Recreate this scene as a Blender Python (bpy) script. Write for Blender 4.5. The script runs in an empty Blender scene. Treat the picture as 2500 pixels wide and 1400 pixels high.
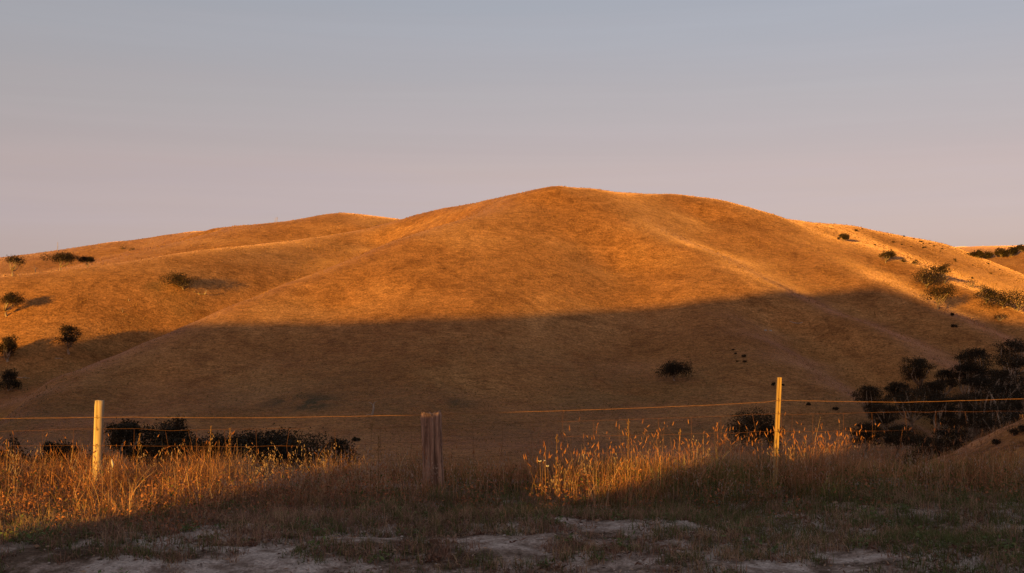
import bpy, math, random
import numpy as np
from mathutils import Vector, Matrix

# ------------------------------------------------------------------ camera, sky, sun, exposure
SC = bpy.context.scene
COL = SC.collection
AZ, EL = math.radians(30.0), math.radians(4.0)        # sun behind the viewer's left shoulder, low
cam = bpy.data.cameras.new("camera"); cam_o = bpy.data.objects.new("camera", cam); COL.objects.link(cam_o)
cam.sensor_width = 36.0; cam.lens = 36.0 * 2680.0 / 2500.0
cam.shift_y = 80.0 / 2500.0
cam.clip_start = 0.1; cam.clip_end = 20000.0
cam_o.location = (0, 0, 0); cam_o.rotation_euler = (math.radians(90), 0, 0)
SC.camera = cam_o

world = bpy.data.worlds.new("World"); SC.world = world; world.use_nodes = True
wn = world.node_tree; wn.nodes.clear()
w_out = wn.nodes.new("ShaderNodeOutputWorld"); w_bg = wn.nodes.new("ShaderNodeBackground")
w_sky = wn.nodes.new("ShaderNodeTexSky"); w_sky.sky_type = 'NISHITA'; w_sky.sun_disc = False
w_sky.sun_elevation = EL; w_sky.sun_rotation = math.pi + AZ
w_sky.air_density = 1.0; w_sky.dust_density = 1.0; w_sky.ozone_density = 1.0
w_bg.inputs['Strength'].default_value = 0.10
# dusk air: the band opposite the sun goes rose above the horizon and blue-grey higher, the zenith is deep
w_tc = wn.nodes.new("ShaderNodeTexCoord"); w_sep = wn.nodes.new("ShaderNodeSeparateXYZ"); wn.links.new(w_tc.outputs['Generated'], w_sep.inputs[0])
w_cm = wn.nodes.new("ShaderNodeMapping"); w_cm.inputs['Scale'].default_value = (1.6, 1.6, 22.0); wn.links.new(w_tc.outputs['Generated'], w_cm.inputs['Vector'])
w_cn = wn.nodes.new("ShaderNodeTexNoise"); w_cn.inputs['Scale'].default_value = 1.7; w_cn.inputs['Detail'].default_value = 5; w_cn.inputs['Roughness'].default_value = 0.6
wn.links.new(w_cm.outputs[0], w_cn.inputs['Vector'])
w_ad = wn.nodes.new("ShaderNodeMath"); w_ad.operation = 'MULTIPLY_ADD'; w_ad.inputs[1].default_value = 0.045
wn.links.new(w_cn.outputs['Fac'], w_ad.inputs[0]); wn.links.new(w_sep.outputs['Z'], w_ad.inputs[2])
w_rp = wn.nodes.new("ShaderNodeValToRGB"); w_e = w_rp.color_ramp.elements
SKY_TINT = [(0.02,(1.05,0.87,1.5)),(0.105,(1.17,0.865,1.29)),(0.153,(1.24,0.86,1.12)),(0.22,(1.20,0.90,1.12)),(0.30,(1.13,0.935,1.20)),(0.40,(1.0,0.82,1.05)),(0.55,(0.95,0.77,0.88)),(1.0,(0.76,0.60,0.70))]
while len(w_e) < len(SKY_TINT): w_e.new(0.5)
for _el, (_p, _c) in zip(w_e, SKY_TINT):
    _el.position = _p; _el.color = (_c[0]/2, _c[1]/2, _c[2]/2, 1)
wn.links.new(w_ad.outputs[0], w_rp.inputs['Fac'])
w_mx = wn.nodes.new("ShaderNodeMix"); w_mx.data_type = 'RGBA'; w_mx.blend_type = 'MULTIPLY'; w_mx.inputs[0].default_value = 1.0
w_ev = wn.nodes.new("ShaderNodeMix"); w_ev.data_type = 'RGBA'; w_ev.inputs[0].default_value = 0.5
w_ev.inputs[7].default_value = (2.39, 2.88, 2.20, 1)          # thin even veil of high haze
wn.links.new(w_sky.outputs[0], w_ev.inputs[6]); wn.links.new(w_ev.outputs[2], w_mx.inputs[6]); wn.links.new(w_rp.outputs[0], w_mx.inputs[7])
w_x2 = wn.nodes.new("ShaderNodeVectorMath"); w_x2.operation = 'SCALE'; w_x2.inputs['Scale'].default_value = 2.0
wn.links.new(w_mx.outputs[2], w_x2.inputs[0])
# the faintest streaks of high cloud
w_c2 = wn.nodes.new("ShaderNodeMapping"); w_c2.inputs['Scale'].default_value = (1.1, 1.1, 30.0); w_c2.inputs['Rotation'].default_value = (0.0, 0.03, 0.0); wn.links.new(w_tc.outputs['Generated'], w_c2.inputs['Vector'])
w_n2 = wn.nodes.new("ShaderNodeTexNoise"); w_n2.inputs['Scale'].default_value = 1.3; w_n2.inputs['Detail'].default_value = 6; w_n2.inputs['Roughness'].default_value = 0.62; w_n2.inputs['Distortion'].default_value = 0.4
wn.links.new(w_c2.outputs[0], w_n2.inputs['Vector'])
w_m2 = wn.nodes.new("ShaderNodeMapRange"); w_m2.inputs['From Min'].default_value = 0.42; w_m2.inputs['From Max'].default_value = 0.75; w_m2.inputs['To Min'].default_value = 0.993; w_m2.inputs['To Max'].default_value = 1.035
wn.links.new(w_n2.outputs['Fac'], w_m2.inputs['Value'])
w_x3 = wn.nodes.new("ShaderNodeVectorMath"); w_x3.operation = 'SCALE'; wn.links.new(w_x2.outputs[0], w_x3.inputs[0]); wn.links.new(w_m2.outputs[0], w_x3.inputs['Scale'])
wn.links.new(w_x3.outputs[0], w_bg.inputs['Color']); wn.links.new(w_bg.outputs[0], w_out.inputs['Surface'])

sun = bpy.data.lights.new("sun", 'SUN'); sun_o = bpy.data.objects.new("sun", sun); COL.objects.link(sun_o)
sun.energy = 4.7; sun.angle = math.radians(0.5); sun.color = (1.0, 0.515, 0.04)
LDIR = Vector((math.sin(AZ)*math.cos(EL), math.cos(AZ)*math.cos(EL), -math.sin(EL)))
sun_o.rotation_euler = LDIR.to_track_quat('-Z', 'Y').to_euler(); sun_o.location = (-60, -80, 40)
SC.view_settings.view_transform = 'Standard'; SC.view_settings.look = 'None'
SC.view_settings.exposure = 0.8; SC.view_settings.gamma = 1.0
try: SC.view_settings.use_curve_mapping = False
except Exception: pass
# ------------------------------------------------------------------ terrain
F_PX, CX, HY = 2680.0, 1250.0, 780.0          # focal length, centre column and eye level of the view, metres = metres
def P3(px, py, d):                             # a point seen at (px, py) at depth d
    return ((px - CX) / F_PX * d, d, (HY - py) / F_PX * d)

RIDGES = [  # surveyed lines over the hills: (bearing, drop, depth) vertices
 # skyline of the main hill
 [(1040,525,680),(1100,508,646),(1180,490,607),(1300,463,569),(1370,457,560),(1450,463,572),(1550,471,592),(1650,474,602),(1760,490,604),(1830,508,600),(1900,527,595)],
 # long left ridge
 [(1040,526,681),(1000,537,678),(850,568,650),(700,590,606),(500,611,540),(250,645,500),(0,677,480),(-250,705,468),(-700,750,465),(-1200,790,450)],
 # face of the left ridge
 [(930,600,616),(800,635,574),(680,655,535),(450,700,482),(200,740,452),(0,775,438),(-300,810,428),(-900,860,425)],
 [(180,826,428),(100,840,420),(-100,870,412),(-500,905,405)],
 # gully between left ridge and front spur
 [(1090,556,585),(1000,604,556),(850,678,518),(700,736,484),(480,834,444),(300,896,416),(180,924,394),(100,955,366),(30,1015,335),(-80,1090,300),(-400,1120,300)],
 # crest of the front spur
 [(1260,500,540),(1150,537,510),(1000,582,486),(850,641,463),(700,694,441),(590,739,420),(480,787,397),(360,835,380),(240,884,362),(150,917,348),(98,940,338),(60,985,318),(0,1040,297),(-120,1120,268)],
 # centre of the front face
 [(1330,500,540),(1270,530,518),(1190,620,467),(1150,700,428),(1130,780,394),(1120,860,359),(1130,950,326),(1110,1050,281),(1100,1130,242)],
 [(800,760,412),(700,860,366),(600,960,322),(520,1050,284),(450,1130,246)],
 [(350,930,336),(220,1010,300),(100,1080,268)],
 [(1400,590,500),(1390,690,449),(1380,790,406),(1370,880,364)],
 [(1500,660,480),(1530,770,425),(1560,880,372),(1590,990,322),(1620,1090,272)],
 # lowest right crest and the gully behind it
 [(1690,712,442),(1786,777,410),(1857,831,386),(1957,894,357),(2029,946,337),(2100,1009,312),(2160,1065,290)],
 # second right crest
 [(1400,470,558),(1420,480,551),(1500,520,534),(1580,560,517),(1700,608,494),(1820,668,467),(1886,700,452),(1957,734,438),(2071,777,418),(2143,814,404),(2200,849,391),(2270,883,376),(2335,912,362),(2400,960,340)],
 # gully behind the second crest
 # third face
 [(1700,530,578),(1850,590,547),(1960,640,520),(2050,690,492),(2150,750,462),(2280,830,428)],
 # third crest
 [(1905,534,593),(1960,578,566),(2010,614,540),(2057,644,520),(2143,683,495),(2186,703,483),(2243,729,468),(2329,774,447),(2386,806,432),(2471,854,412),(2560,905,394)],
 # gully between third crest and small crest
 # small crest and the hollow behind it
 [(2045,583,588),(2071,588,582),(2143,611,563),(2186,630,551),(2243,651,536),(2286,674,523),(2357,706,503),(2443,746,482),(2486,763,472),(2600,825,446)],
 # far right hill
 [(1905,531,602),(1943,537,618),(2000,546,636),(2100,555,654),(2200,575,664),(2320,600,668),(2400,630,660),(2500,672,642),(2700,760,615),(3100,840,600)],
 [(2150,592,630),(2300,650,612),(2450,715,570),(2600,770,540)],
 # valley on the right
 [(2500,925,390),(2440,955,365),(2380,985,342),(2300,1020,310),(2200,1080,272),(2050,1130,240)],
 [(2700,900,420),(3000,900,420),(3500,880,430)],
 # foot of the front face
 [(2000,1080,278),(1800,1100,262),(1500,1135,240)],
 [(900,1140,238),(600,1150,235),(300,1140,240),(0,1140,238),(-400,1160,230)],
 # hills far left
 [(-1200,690,950),(-500,670,930),(-200,656,915),(0,638,900),(100,621,885),(180,605,870),(250,590,855),(400,575,835),(480,566,815),(550,558,795),(680,543,778),(780,525,795),(830,519,800),(900,527,802),(960,537,804),(1020,546,806),(1100,556,810),(1200,560,815)],
 [(150,655,705),(240,640,715),(320,617,730),(400,598,745),(480,577,768),(550,560,785)],
 [(180,650,740),(260,628,765),(340,605,790),(430,588,805)],
 [(600,590,722),(750,572,742),(900,557,756)],
 [(-1200,800,560),(-600,770,600),(-200,712,620),(0,690,625),(250,668,640),(500,640,672),(750,612,706),(950,585,732)],
 # far right distance
 [(2300,640,900),(2450,640,890),(2500,621,900),(2600,600,900),(2900,590,900)],
 [(2250,612,1500),(2350,601,1500),(2450,604,1500),(2550,606,1500),(2900,610,1500),(3600,620,1500)],
 [(2350,660,1150),(2500,650,1150),(2700,650,1150)],
]
def _resample2(line, step=15.0):
    out=[]; pts=[P3(*v) for v in line]
    for a,b in zip(pts[:-1],pts[1:]):
        n=max(1,int(math.dist(a[:2],b[:2])/step))
        for k in range(n): out.append(tuple(a[i]+(b[i]-a[i])*k/n for i in range(3)))
    out.append(pts[-1]); return out
SPOT = []   # plain plan points (x, y, z)
# hidden backs of the skylines
for _px,_py,_d in [(1040,525,680),(1180,490,607),(1370,457,560),(1550,471,592),(1760,490,604),(1900,527,595)]:
    x,y,z = P3(_px,_py,_d)
    for b,dr in ((30,4),(80,22),(180,55)):
        if _px>1800 and b>40: continue
        SPOT.append((x*(1+b/_d), y+b, z+(HY-_py)/F_PX*b-dr))
for _px,_py,_d in [(-500,670,930),(0,632,900),(250,590,855),(480,562,815),(680,543,778),(830,519,800),(1000,540,805),(2100,555,654),(2320,600,668),(2500,672,642)]:
    x,y,z = P3(_px,_py,_d)
    for b,dr in ((35,4),(120,30)):
        SPOT.append((x*(1+b/_d), y+b, z+(HY-_py)/F_PX*b-dr))
for _px in range(-1200,3700,350):              # valley floor and our own side of it
    for _d,_z in ((205,-37),(170,-36),(135,-31),(100,-22)):
        SPOT.append(((_px-CX)/F_PX*_d, _d, _z))
for _px in range(-1200,3700,700):
    for _d,_z in ((1900,20),(2600,30),(4500,20)):
        SPOT.append(((_px-CX)/F_PX*_d, _d, _z))

# hollows running behind the crests: (crest line, side, distance, drop)
def _line(start): return next(l for l in RIDGES if l[0] == start)
BACKS = [((1260,500,540),1,26,10.5),((1690,712,442),-1,22,8.8),((1400,470,558),-1,29,6.8),((1905,534,593),-1,26,7.0),((2045,583,588),-1,16,5.0),((1040,526,681),1,26,6.0),((150,655,705),-1,22,4.5),((180,650,740),-1,18,3.5)]
for _s,_side,_off,_dr in BACKS:
    _p=np.array(_resample2(_line(_s)))
    _t=np.gradient(_p[:,:2],axis=0); _t/=np.linalg.norm(_t,axis=1)[:,None]
    _nrm=np.stack([_t[:,1],-_t[:,0]],1)
    _nrm*=np.where((_nrm*_p[:,:2]).sum(1)<0,-1,1)[:,None]
    _m=len(_p)
    for i in range(_m):
        f=min(1,(i+0.5)/(_m*0.55)) if _s!=(150,655,705) and _s!=(180,650,740) else 1
        if _s==(1040,526,681): f=min(1,(i+.5)/3)
        if f<0.35: continue
        SPOT.append((_p[i,0]+_nrm[i,0]*_off,_p[i,1]+_nrm[i,1]*_off,_p[i,2]-_dr*f))
def _resample(line, step=16.0):
    out=[]
    pts=[P3(*v) for v in line]
    for a,b in zip(pts[:-1],pts[1:]):
        n=max(1,int(math.dist(a[:2],b[:2])/step))
        for k in range(n):
            t=k/n
            out.append(tuple(a[i]+(b[i]-a[i])*t for i in range(3)))
    out.append(pts[-1]); return out
_ctrl=[]
for _l in RIDGES: _ctrl+=_resample(_l)
_ctrl+=SPOT
_keep=[]
for p in _ctrl:
    if all((p[0]-q[0])**2+(p[1]-q[1])**2>16 for q in _keep): _keep.append(p)
_ctrl=np.array(_keep)
RC=6.0
def _phi(d2): return np.sqrt(d2+RC*RC)
def _fit():
    n=len(_ctrl); xy=_ctrl[:,:2]
    d2=((xy[:,None]-xy[None])**2).sum(-1)
    A=np.zeros((n+1,n+1)); A[:n,:n]=-_phi(d2)+np.eye(n)*0.5; A[:n,n]=1; A[n,:n]=1
    b=np.zeros(n+1); b[:n]=_ctrl[:,2]
    return np.linalg.solve(A,b)
_w=_fit()

def vnoise(x,y,seed=0):
    """smooth value noise on a unit lattice, -1..1"""
    xi=np.floor(x).astype(np.int64); yi=np.floor(y).astype(np.int64)
    fx=x-xi; fy=y-yi
    fx=fx*fx*fx*(fx*(fx*6-15)+10); fy=fy*fy*fy*(fy*(fy*6-15)+10)
    def h(a,b):
        n=(a*374761393+b*668265263+seed*974634777)&0xffffffff
        n=((n^(n>>13))*1274126177)&0xffffffff
        return ((n^(n>>16))&0xffff)/32767.5-1
    return (h(xi,yi)*(1-fx)+h(xi+1,yi)*fx)*(1-fy)+(h(xi,yi+1)*(1-fx)+h(xi+1,yi+1)*fx)*fy

def near_z(x,y):
    """verge beside the track, then the bank falling to the valley"""
    z=-1.72+0*x
    z=z-0.30*np.clip(y-11.2,0,None)**1.0*np.clip((y-11.2)/6,0,1)
    # nearer spur on the right
    return z
SPURX,SPURY=46.0,78.0
def hills_rbf(x,y):
    x=np.asarray(x,float); y=np.asarray(y,float)
    sh=x.shape; q=np.stack([x.ravel(),y.ravel()],1); out=np.empty(len(q))
    for i in range(0,len(q),20000):
        c=q[i:i+20000]
        d2=((c**2).sum(1)[:,None]+(_ctrl[:,:2]**2).sum(1)[None]-2*c@_ctrl[:,:2].T)
        out[i:i+20000]=-_phi(np.maximum(d2,0))@_w[:-1]+_w[-1]
    return out.reshape(sh)
def smax(a,b,k):
    h=np.clip(0.5+0.5*(a-b)/k,0,1)
    return b*(1-h)+a*h+k*h*(1-h)
def land(x,y):
    x=np.asarray(x,float); y=np.asarray(y,float)
    n=near_z(x,y)
    t=np.clip((y-62)/50,0,1); t=t*t*(3-2*t)
    z=n*(1-t)+hills_rbf(x,np.maximum(y,60))*t if np.max(y)>60 else n
    # spur of our own side reaching down into the valley on the right
    s=-5.0-0.5*(np.sqrt(np.clip(49.5-x,0,None)**2+np.where(y>84,1.6,0.5)*(y-84)**2+16)-4)+0.12*np.clip(x-49.5,0,60)
    s=s+0.4*vnoise(x/4.5,y/4.5,9)+0.22*vnoise(x/1.6,y/1.6,10)
    z=np.where((y>35)&(y<200),smax(z,s,2.5),z)
    far=np.clip((y-60)/120,0,1)
    z=z+far*(0.45*vnoise(x/38,y/38,1)+0.12*vnoise(x/15,y/15,2))
    return z
def hit(px,py,d0=60.0,d1=2500.0):
    """where the line of sight (px, py) meets the land beyond depth d0"""
    d=np.exp(np.linspace(np.log(d0),np.log(d1),1500))
    x=(px-CX)/F_PX*d; zs=(HY-py)/F_PX*d
    below=zs<=land(x,d)
    if not below.any(): return None
    i=int(np.argmax(below))
    return x[i],d[i],zs[i]
# ------------------------------------------------------------------ helpers
def link_mesh(name, verts, quads=None, tris=None, mat=None, parent=None, smooth=True, cols=None, mat_idx=None):
    """one mesh object from numpy arrays; cols: per-vertex RGB stored as 'tint'"""
    me = bpy.data.meshes.new(name)
    verts = np.asarray(verts, np.float32).reshape(-1, 3)
    nq = 0 if quads is None else len(quads); nt = 0 if tris is None else len(tris)
    idx = []
    if nq: idx.append(np.asarray(quads, np.int32).ravel())
    if nt: idx.append(np.asarray(tris, np.int32).ravel())
    idx = np.concatenate(idx)
    me.vertices.add(len(verts)); me.vertices.foreach_set('co', verts.ravel())
    me.loops.add(len(idx)); me.loops.foreach_set('vertex_index', idx)
    me.polygons.add(nq + nt)
    st = np.concatenate([np.arange(nq, dtype=np.int32)*4, nq*4 + np.arange(nt, dtype=np.int32)*3])
    me.polygons.foreach_set('loop_start', st)
    try: me.polygons.foreach_set('loop_total', np.concatenate([np.full(nq,4,np.int32), np.full(nt,3,np.int32)]))
    except Exception: pass
    me.polygons.foreach_set('use_smooth', np.full(nq+nt, smooth))
    me.update(calc_edges=True)
    if len(verts) < 300000: me.validate()
    if cols is not None:
        a = me.color_attributes.new('tint', 'FLOAT_COLOR', 'POINT')
        c = np.ones((len(verts), 4), np.float32); c[:, :3] = cols
        a.data.foreach_set('color', c.ravel())
    if mat is not None:
        for m in (mat if isinstance(mat, (list, tuple)) else [mat]): me.materials.append(m)
    if mat_idx is not None: me.polygons.foreach_set('material_index', np.asarray(mat_idx, np.int32))
    o = bpy.data.objects.new(name, me); COL.objects.link(o)
    if parent is not None: o.parent = parent
    return o

def tag(o, label=None, cat=None, group=None, kind=None):
    if label: o['label'] = label
    if cat: o['category'] = cat
    if group: o['group'] = group
    if kind: o['kind'] = kind
    return o

def empty(name, loc):
    o = bpy.data.objects.new(name, None); COL.objects.link(o); o.location = loc; o.empty_display_size = 0.2
    return o

class Acc:
    """collects tubes and quads into one mesh"""
    def __init__(s): s.v = []; s.q = []; s.n = 0
    def add(s, v, q):
        v = np.asarray(v, float).reshape(-1, 3); q = np.asarray(q, int).reshape(-1, 4)
        s.v.append(v); s.q.append(q + s.n); s.n += len(v)
    def tube(s, pts, rad, n=6, cap=True, wob=0.0, rng=None):
        pts = np.asarray(pts, float); rad = np.broadcast_to(np.asarray(rad, float), (len(pts),))
        t = np.gradient(pts, axis=0); t /= np.linalg.norm(t, axis=1)[:, None] + 1e-9
        ref = np.array([1.0, 0, 0]) if abs(t[0][0]) < 0.8 else np.array([0, 1.0, 0])
        vs = []
        for p, d, r in zip(pts, t, rad):
            a = np.cross(d, ref); a /= np.linalg.norm(a) + 1e-9; b = np.cross(d, a)
            th = np.arange(n) * 2*math.pi/n
            rr = r * (1 + (wob * rng.uniform(-1, 1, n) if rng is not None else 0))
            vs.append(p + (np.cos(th)*rr)[:, None]*a + (np.sin(th)*rr)[:, None]*b)
        m = len(pts); q = []
        for i in range(m-1):
            for k in range(n):
                q.append((i*n+k, i*n+(k+1) % n, (i+1)*n+(k+1) % n, (i+1)*n+k))
        v = np.concatenate(vs)
        if cap:
            c0, c1 = len(v), len(v)+1
            v = np.concatenate([v, [pts[0], pts[-1]]])
            for k in range(0, n, 2):
                q.append((c0, (k+2) % n, (k+1) % n, k)); b = (m-1)*n
                q.append((c1, b+k, b+(k+1) % n, b+(k+2) % n))
        s.add(v, q)
    def build(s, name, mat, parent=None, smooth=True):
        return link_mesh(name, np.concatenate(s.v), np.concatenate(s.q), mat=mat, parent=parent, smooth=smooth)

# ------------------------------------------------------------------ materials
def mat_new(name, rough=0.9, spec=0.15):
    m = bpy.data.materials.new(name); m.use_nodes = True
    nt = m.node_tree; b = nt.nodes['Principled BSDF']
    b.inputs['Roughness'].default_value = rough; b.inputs['Specular IOR Level'].default_value = spec
    return m, nt, b
def node(nt, t, **kw):
    n = nt.nodes.new(t)
    for k, v in kw.items():
        if k in n.inputs.keys(): n.inputs[k].default_value = v
        else: setattr(n, k, v)
    return n
def noise(nt, vec, scale, detail=4, rough=0.6, dist=0.0):
    n = node(nt, 'ShaderNodeTexNoise', Scale=scale, Detail=detail, Roughness=rough, Distortion=dist)
    nt.links.new(vec, n.inputs['Vector']); return n.outputs['Fac']
def ramp(nt, fac, stops):
    r = nt.nodes.new('ShaderNodeValToRGB'); e = r.color_ramp.elements
    while len(e) < len(stops): e.new(0.5)
    for el, (p, c) in zip(e, stops):
        el.position = p; el.color = (*c, 1) if len(c) == 3 else c
    nt.links.new(fac, r.inputs['Fac']); return r.outputs['Color']
def mix(nt, fac, a, b, mode='MIX'):
    n = nt.nodes.new('ShaderNodeMix'); n.data_type = 'RGBA'; n.blend_type = mode
    for sock, val in ((n.inputs[0], fac), (n.inputs[6], a), (n.inputs[7], b)):
        if hasattr(val, 'is_output'): nt.links.new(val, sock)
        else: sock.default_value = val if not isinstance(val, tuple) or len(val) == 4 else (*val, 1)
    return n.outputs[2]
def mapping(nt, vec, scale=(1,1,1), rot=(0,0,0)):
    m = nt.nodes.new('ShaderNodeMapping'); m.inputs['Scale'].default_value = scale; m.inputs['Rotation'].default_value = rot
    nt.links.new(vec, m.inputs['Vector']); return m.outputs['Vector']
def bump(nt, b, h, strength, dist):
    n = nt.nodes.new('ShaderNodeBump'); n.inputs['Strength'].default_value = strength; n.inputs['Distance'].default_value = dist
    nt.links.new(h, n.inputs['Height']); nt.links.new(n.outputs['Normal'], b.inputs['Normal']); return n

def make_hill_mat():
    m, nt, b = mat_new('dry_pasture', 0.95, 0.05)
    tc = nt.nodes.new('ShaderNodeTexCoord').outputs['Object']
    big = noise(nt, tc, 0.020, 4, 0.6, 0.6)
    med = noise(nt, mapping(nt, tc, (1, 0.75, 1), (0, 0, 0.5)), 0.075, 7, 0.74, 0.9)
    streak = noise(nt, mapping(nt, tc, (0.55, 1.0, 0.7), (0, 0.2, -0.35)), 0.5, 6, 0.82, 0.4)
    fine = noise(nt, tc, 1.3, 4, 0.85)
    c = ramp(nt, big, [(0.34, (0.295, 0.134, 0.050)), (0.5, (0.36, 0.169, 0.064)), (0.66, (0.42, 0.212, 0.086))])
    c = mix(nt, 0.9, c, ramp(nt, med, [(0.35, (0.60, 0.56, 0.53)), (0.47, (0.88, 0.87, 0.85)), (0.62, (1.13, 1.13, 1.13))]), 'MULTIPLY')
    c = mix(nt, 0.55, c, ramp(nt, streak, [(0.36, (0.30, 0.27, 0.24)), (0.48, (0.85, 0.84, 0.82)), (0.62, (1.5, 1.47, 1.42))]), 'MULTIPLY')
    c = mix(nt, 0.7, c, ramp(nt, fine, [(0.38, (0.36, 0.33, 0.30)), (0.60, (1.55, 1.53, 1.5))]), 'MULTIPLY')
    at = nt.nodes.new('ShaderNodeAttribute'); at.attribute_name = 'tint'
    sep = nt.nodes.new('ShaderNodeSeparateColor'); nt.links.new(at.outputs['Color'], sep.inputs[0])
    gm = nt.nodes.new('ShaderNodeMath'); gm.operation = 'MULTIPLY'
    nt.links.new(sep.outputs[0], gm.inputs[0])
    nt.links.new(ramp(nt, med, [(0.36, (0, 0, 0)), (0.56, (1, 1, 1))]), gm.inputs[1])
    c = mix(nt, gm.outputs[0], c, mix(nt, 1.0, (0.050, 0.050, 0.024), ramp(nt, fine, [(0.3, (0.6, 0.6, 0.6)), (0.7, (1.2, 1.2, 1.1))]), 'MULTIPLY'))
    nt.links.new(c, b.inputs['Base Color'])
    add = nt.nodes.new('ShaderNodeMath'); add.operation = 'ADD'
    nt.links.new(streak, add.inputs[0]); nt.links.new(noise(nt, tc, 0.9, 4, 0.75), add.inputs[1])
    bump(nt, b, add.outputs[0], 0.45, 0.35)
    b.inputs['Sheen Weight'].default_value = 0.42; b.inputs['Sheen Roughness'].default_value = 0.16
    b.inputs['Sheen Tint'].default_value = (1.0, 0.60, 0.62, 1)
    return m
def make_dirt_mat():
    m, nt, b = mat_new('verge_dirt', 0.95, 0.1)
    tc = nt.nodes.new('ShaderNodeTexCoord').outputs['Object']
    big = noise(nt, tc, 0.7, 5, 0.65, 0.4); med = noise(nt, tc, 4.5, 5, 0.7); fine = noise(nt, tc, 45, 3, 0.7)
    pa = nt.nodes.new('ShaderNodeMath'); pa.operation = 'MULTIPLY_ADD'; pa.inputs[1].default_value = 0.45; nt.links.new(med, pa.inputs[0]); nt.links.new(big, pa.inputs[2])
    c = ramp(nt, pa.outputs[0], [(0.62, (0.17, 0.115, 0.09)), (0.72, (0.40, 0.31, 0.285)), (0.82, (0.58, 0.49, 0.48))])
    c = mix(nt, 0.7, c, ramp(nt, med, [(0.33, (0.35, 0.30, 0.26)), (0.6, (1.1, 1.1, 1.1))]), 'MULTIPLY')
    c = mix(nt, 0.6, c, ramp(nt, fine, [(0.36, (0.42, 0.39, 0.37)), (0.62, (1.3, 1.3, 1.3))]), 'MULTIPLY')
    nt.links.new(c, b.inputs['Base Color'])
    add = nt.nodes.new('ShaderNodeMath'); add.operation = 'ADD'
    nt.links.new(med, add.inputs[0]); nt.links.new(fine, add.inputs[1])
    bump(nt, b, add.outputs[0], 0.8, 0.03)
    return m
def make_tint_mat(name, rough=0.7, spec=0.2, trans=0.25):
    """plant tissue: colour of each blade or leaf kept with its mesh"""
    m, nt, b = mat_new(name, rough, spec)
    at = nt.nodes.new('ShaderNodeAttribute'); at.attribute_name = 'tint'
    nt.links.new(at.outputs['Color'], b.inputs['Base Color'])
    if trans:
        t = nt.nodes.new('ShaderNodeBsdfTranslucent'); nt.links.new(at.outputs['Color'], t.inputs['Color'])
        ms = nt.nodes.new('ShaderNodeMixShader'); ms.inputs[0].default_value = trans
        out = nt.nodes['Material Output']
        nt.links.new(b.outputs[0], ms.inputs[1]); nt.links.new(t.outputs[0], ms.inputs[2]); nt.links.new(ms.outputs[0], out.inputs['Surface'])
    return m
def make_noise_mat(name, c0, c1, scale, stretch=(1,1,1), rough=0.85, spec=0.15, bd=0.0, p=(0.35, 0.65)):
    m, nt, b = mat_new(name, rough, spec)
    tc = nt.nodes.new('ShaderNodeTexCoord').outputs['Object']
    f = noise(nt, mapping(nt, tc, stretch), scale, 5, 0.65, 0.3)
    nt.links.new(ramp(nt, f, [(p[0], c0), (p[1], c1)]), b.inputs['Base Color'])
    if bd: bump(nt, b, f, 0.9, bd)
    return m
M_HILL = make_hill_mat(); M_DIRT = make_dirt_mat()
M_GRASS = make_tint_mat('grass_blades', 0.7, 0.15, 0.2); M_LEAF = make_tint_mat('tree_leaves', 0.65, 0.2, 0.12)
M_BARK = make_noise_mat('pale_bark', (0.16, 0.11, 0.08), (0.40, 0.31, 0.24), 1.2, (1, 1, 0.35), 0.85, 0.1, 0.02)
M_DEAD = make_noise_mat('dead_wood', (0.22, 0.17, 0.14), (0.46, 0.38, 0.32), 1.5, (1, 1, 0.3), 0.9, 0.1)
M_PINE = make_noise_mat('treated_pine', (0.26, 0.18, 0.11), (0.58, 0.44, 0.31), 22, (1, 1, 0.05), 0.8, 0.15, 0.004)
M_SPLIT = make_noise_mat('weathered_hardwood', (0.17, 0.092, 0.066), (0.48, 0.285, 0.21), 30, (1, 1, 0.05), 0.9, 0.1, 0.02, (0.40, 0.60))
M_PICKET = make_noise_mat('dropper_wood', (0.32, 0.20, 0.085), (0.50, 0.33, 0.155), 12, (1, 1, 0.06), 0.75, 0.2)
M_WIRE = make_noise_mat('rusty_wire', (0.16, 0.065, 0.022), (0.30, 0.14, 0.06), 20, (1,1,1), 0.6, 0.3)
M_NET = make_noise_mat('dark_netting', (0.10, 0.036, 0.013), (0.19, 0.075, 0.03), 20, (1,1,1), 0.6, 0.3)
M_STONE = make_noise_mat('pale_stone', (0.30, 0.26, 0.24), (0.50, 0.45, 0.42), 8)
M_PETAL = make_noise_mat('white_petals', (0.40, 0.36, 0.36), (0.6, 0.55, 0.55), 30)
# ------------------------------------------------------------------ hills and ground as meshes
def grid_quads(nr, nc):
    i = np.arange(nr-1)[:, None]*nc + np.arange(nc-1)[None]
    return np.stack([i, i+1, i+nc+1, i+nc], -1).reshape(-1, 4)

cols_px = np.concatenate([np.arange(-3200, -400, 60), np.arange(-400, 2900, 7.0), np.arange(2900, 5700, 60)])
rows_d = np.concatenate([np.exp(np.linspace(math.log(14.6), math.log(200), 150)), np.exp(np.linspace(math.log(201.5), math.log(800), 230)), np.exp(np.linspace(math.log(808), math.log(7000), 60))])
PXg, Dg = np.meshgrid(cols_px, rows_d)
Xg = (PXg-CX)/F_PX*Dg
Zg = land(Xg, Dg)
Zg = Zg - 0.08*np.clip((16.5-Dg)/1.5, 0, 1)
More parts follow.
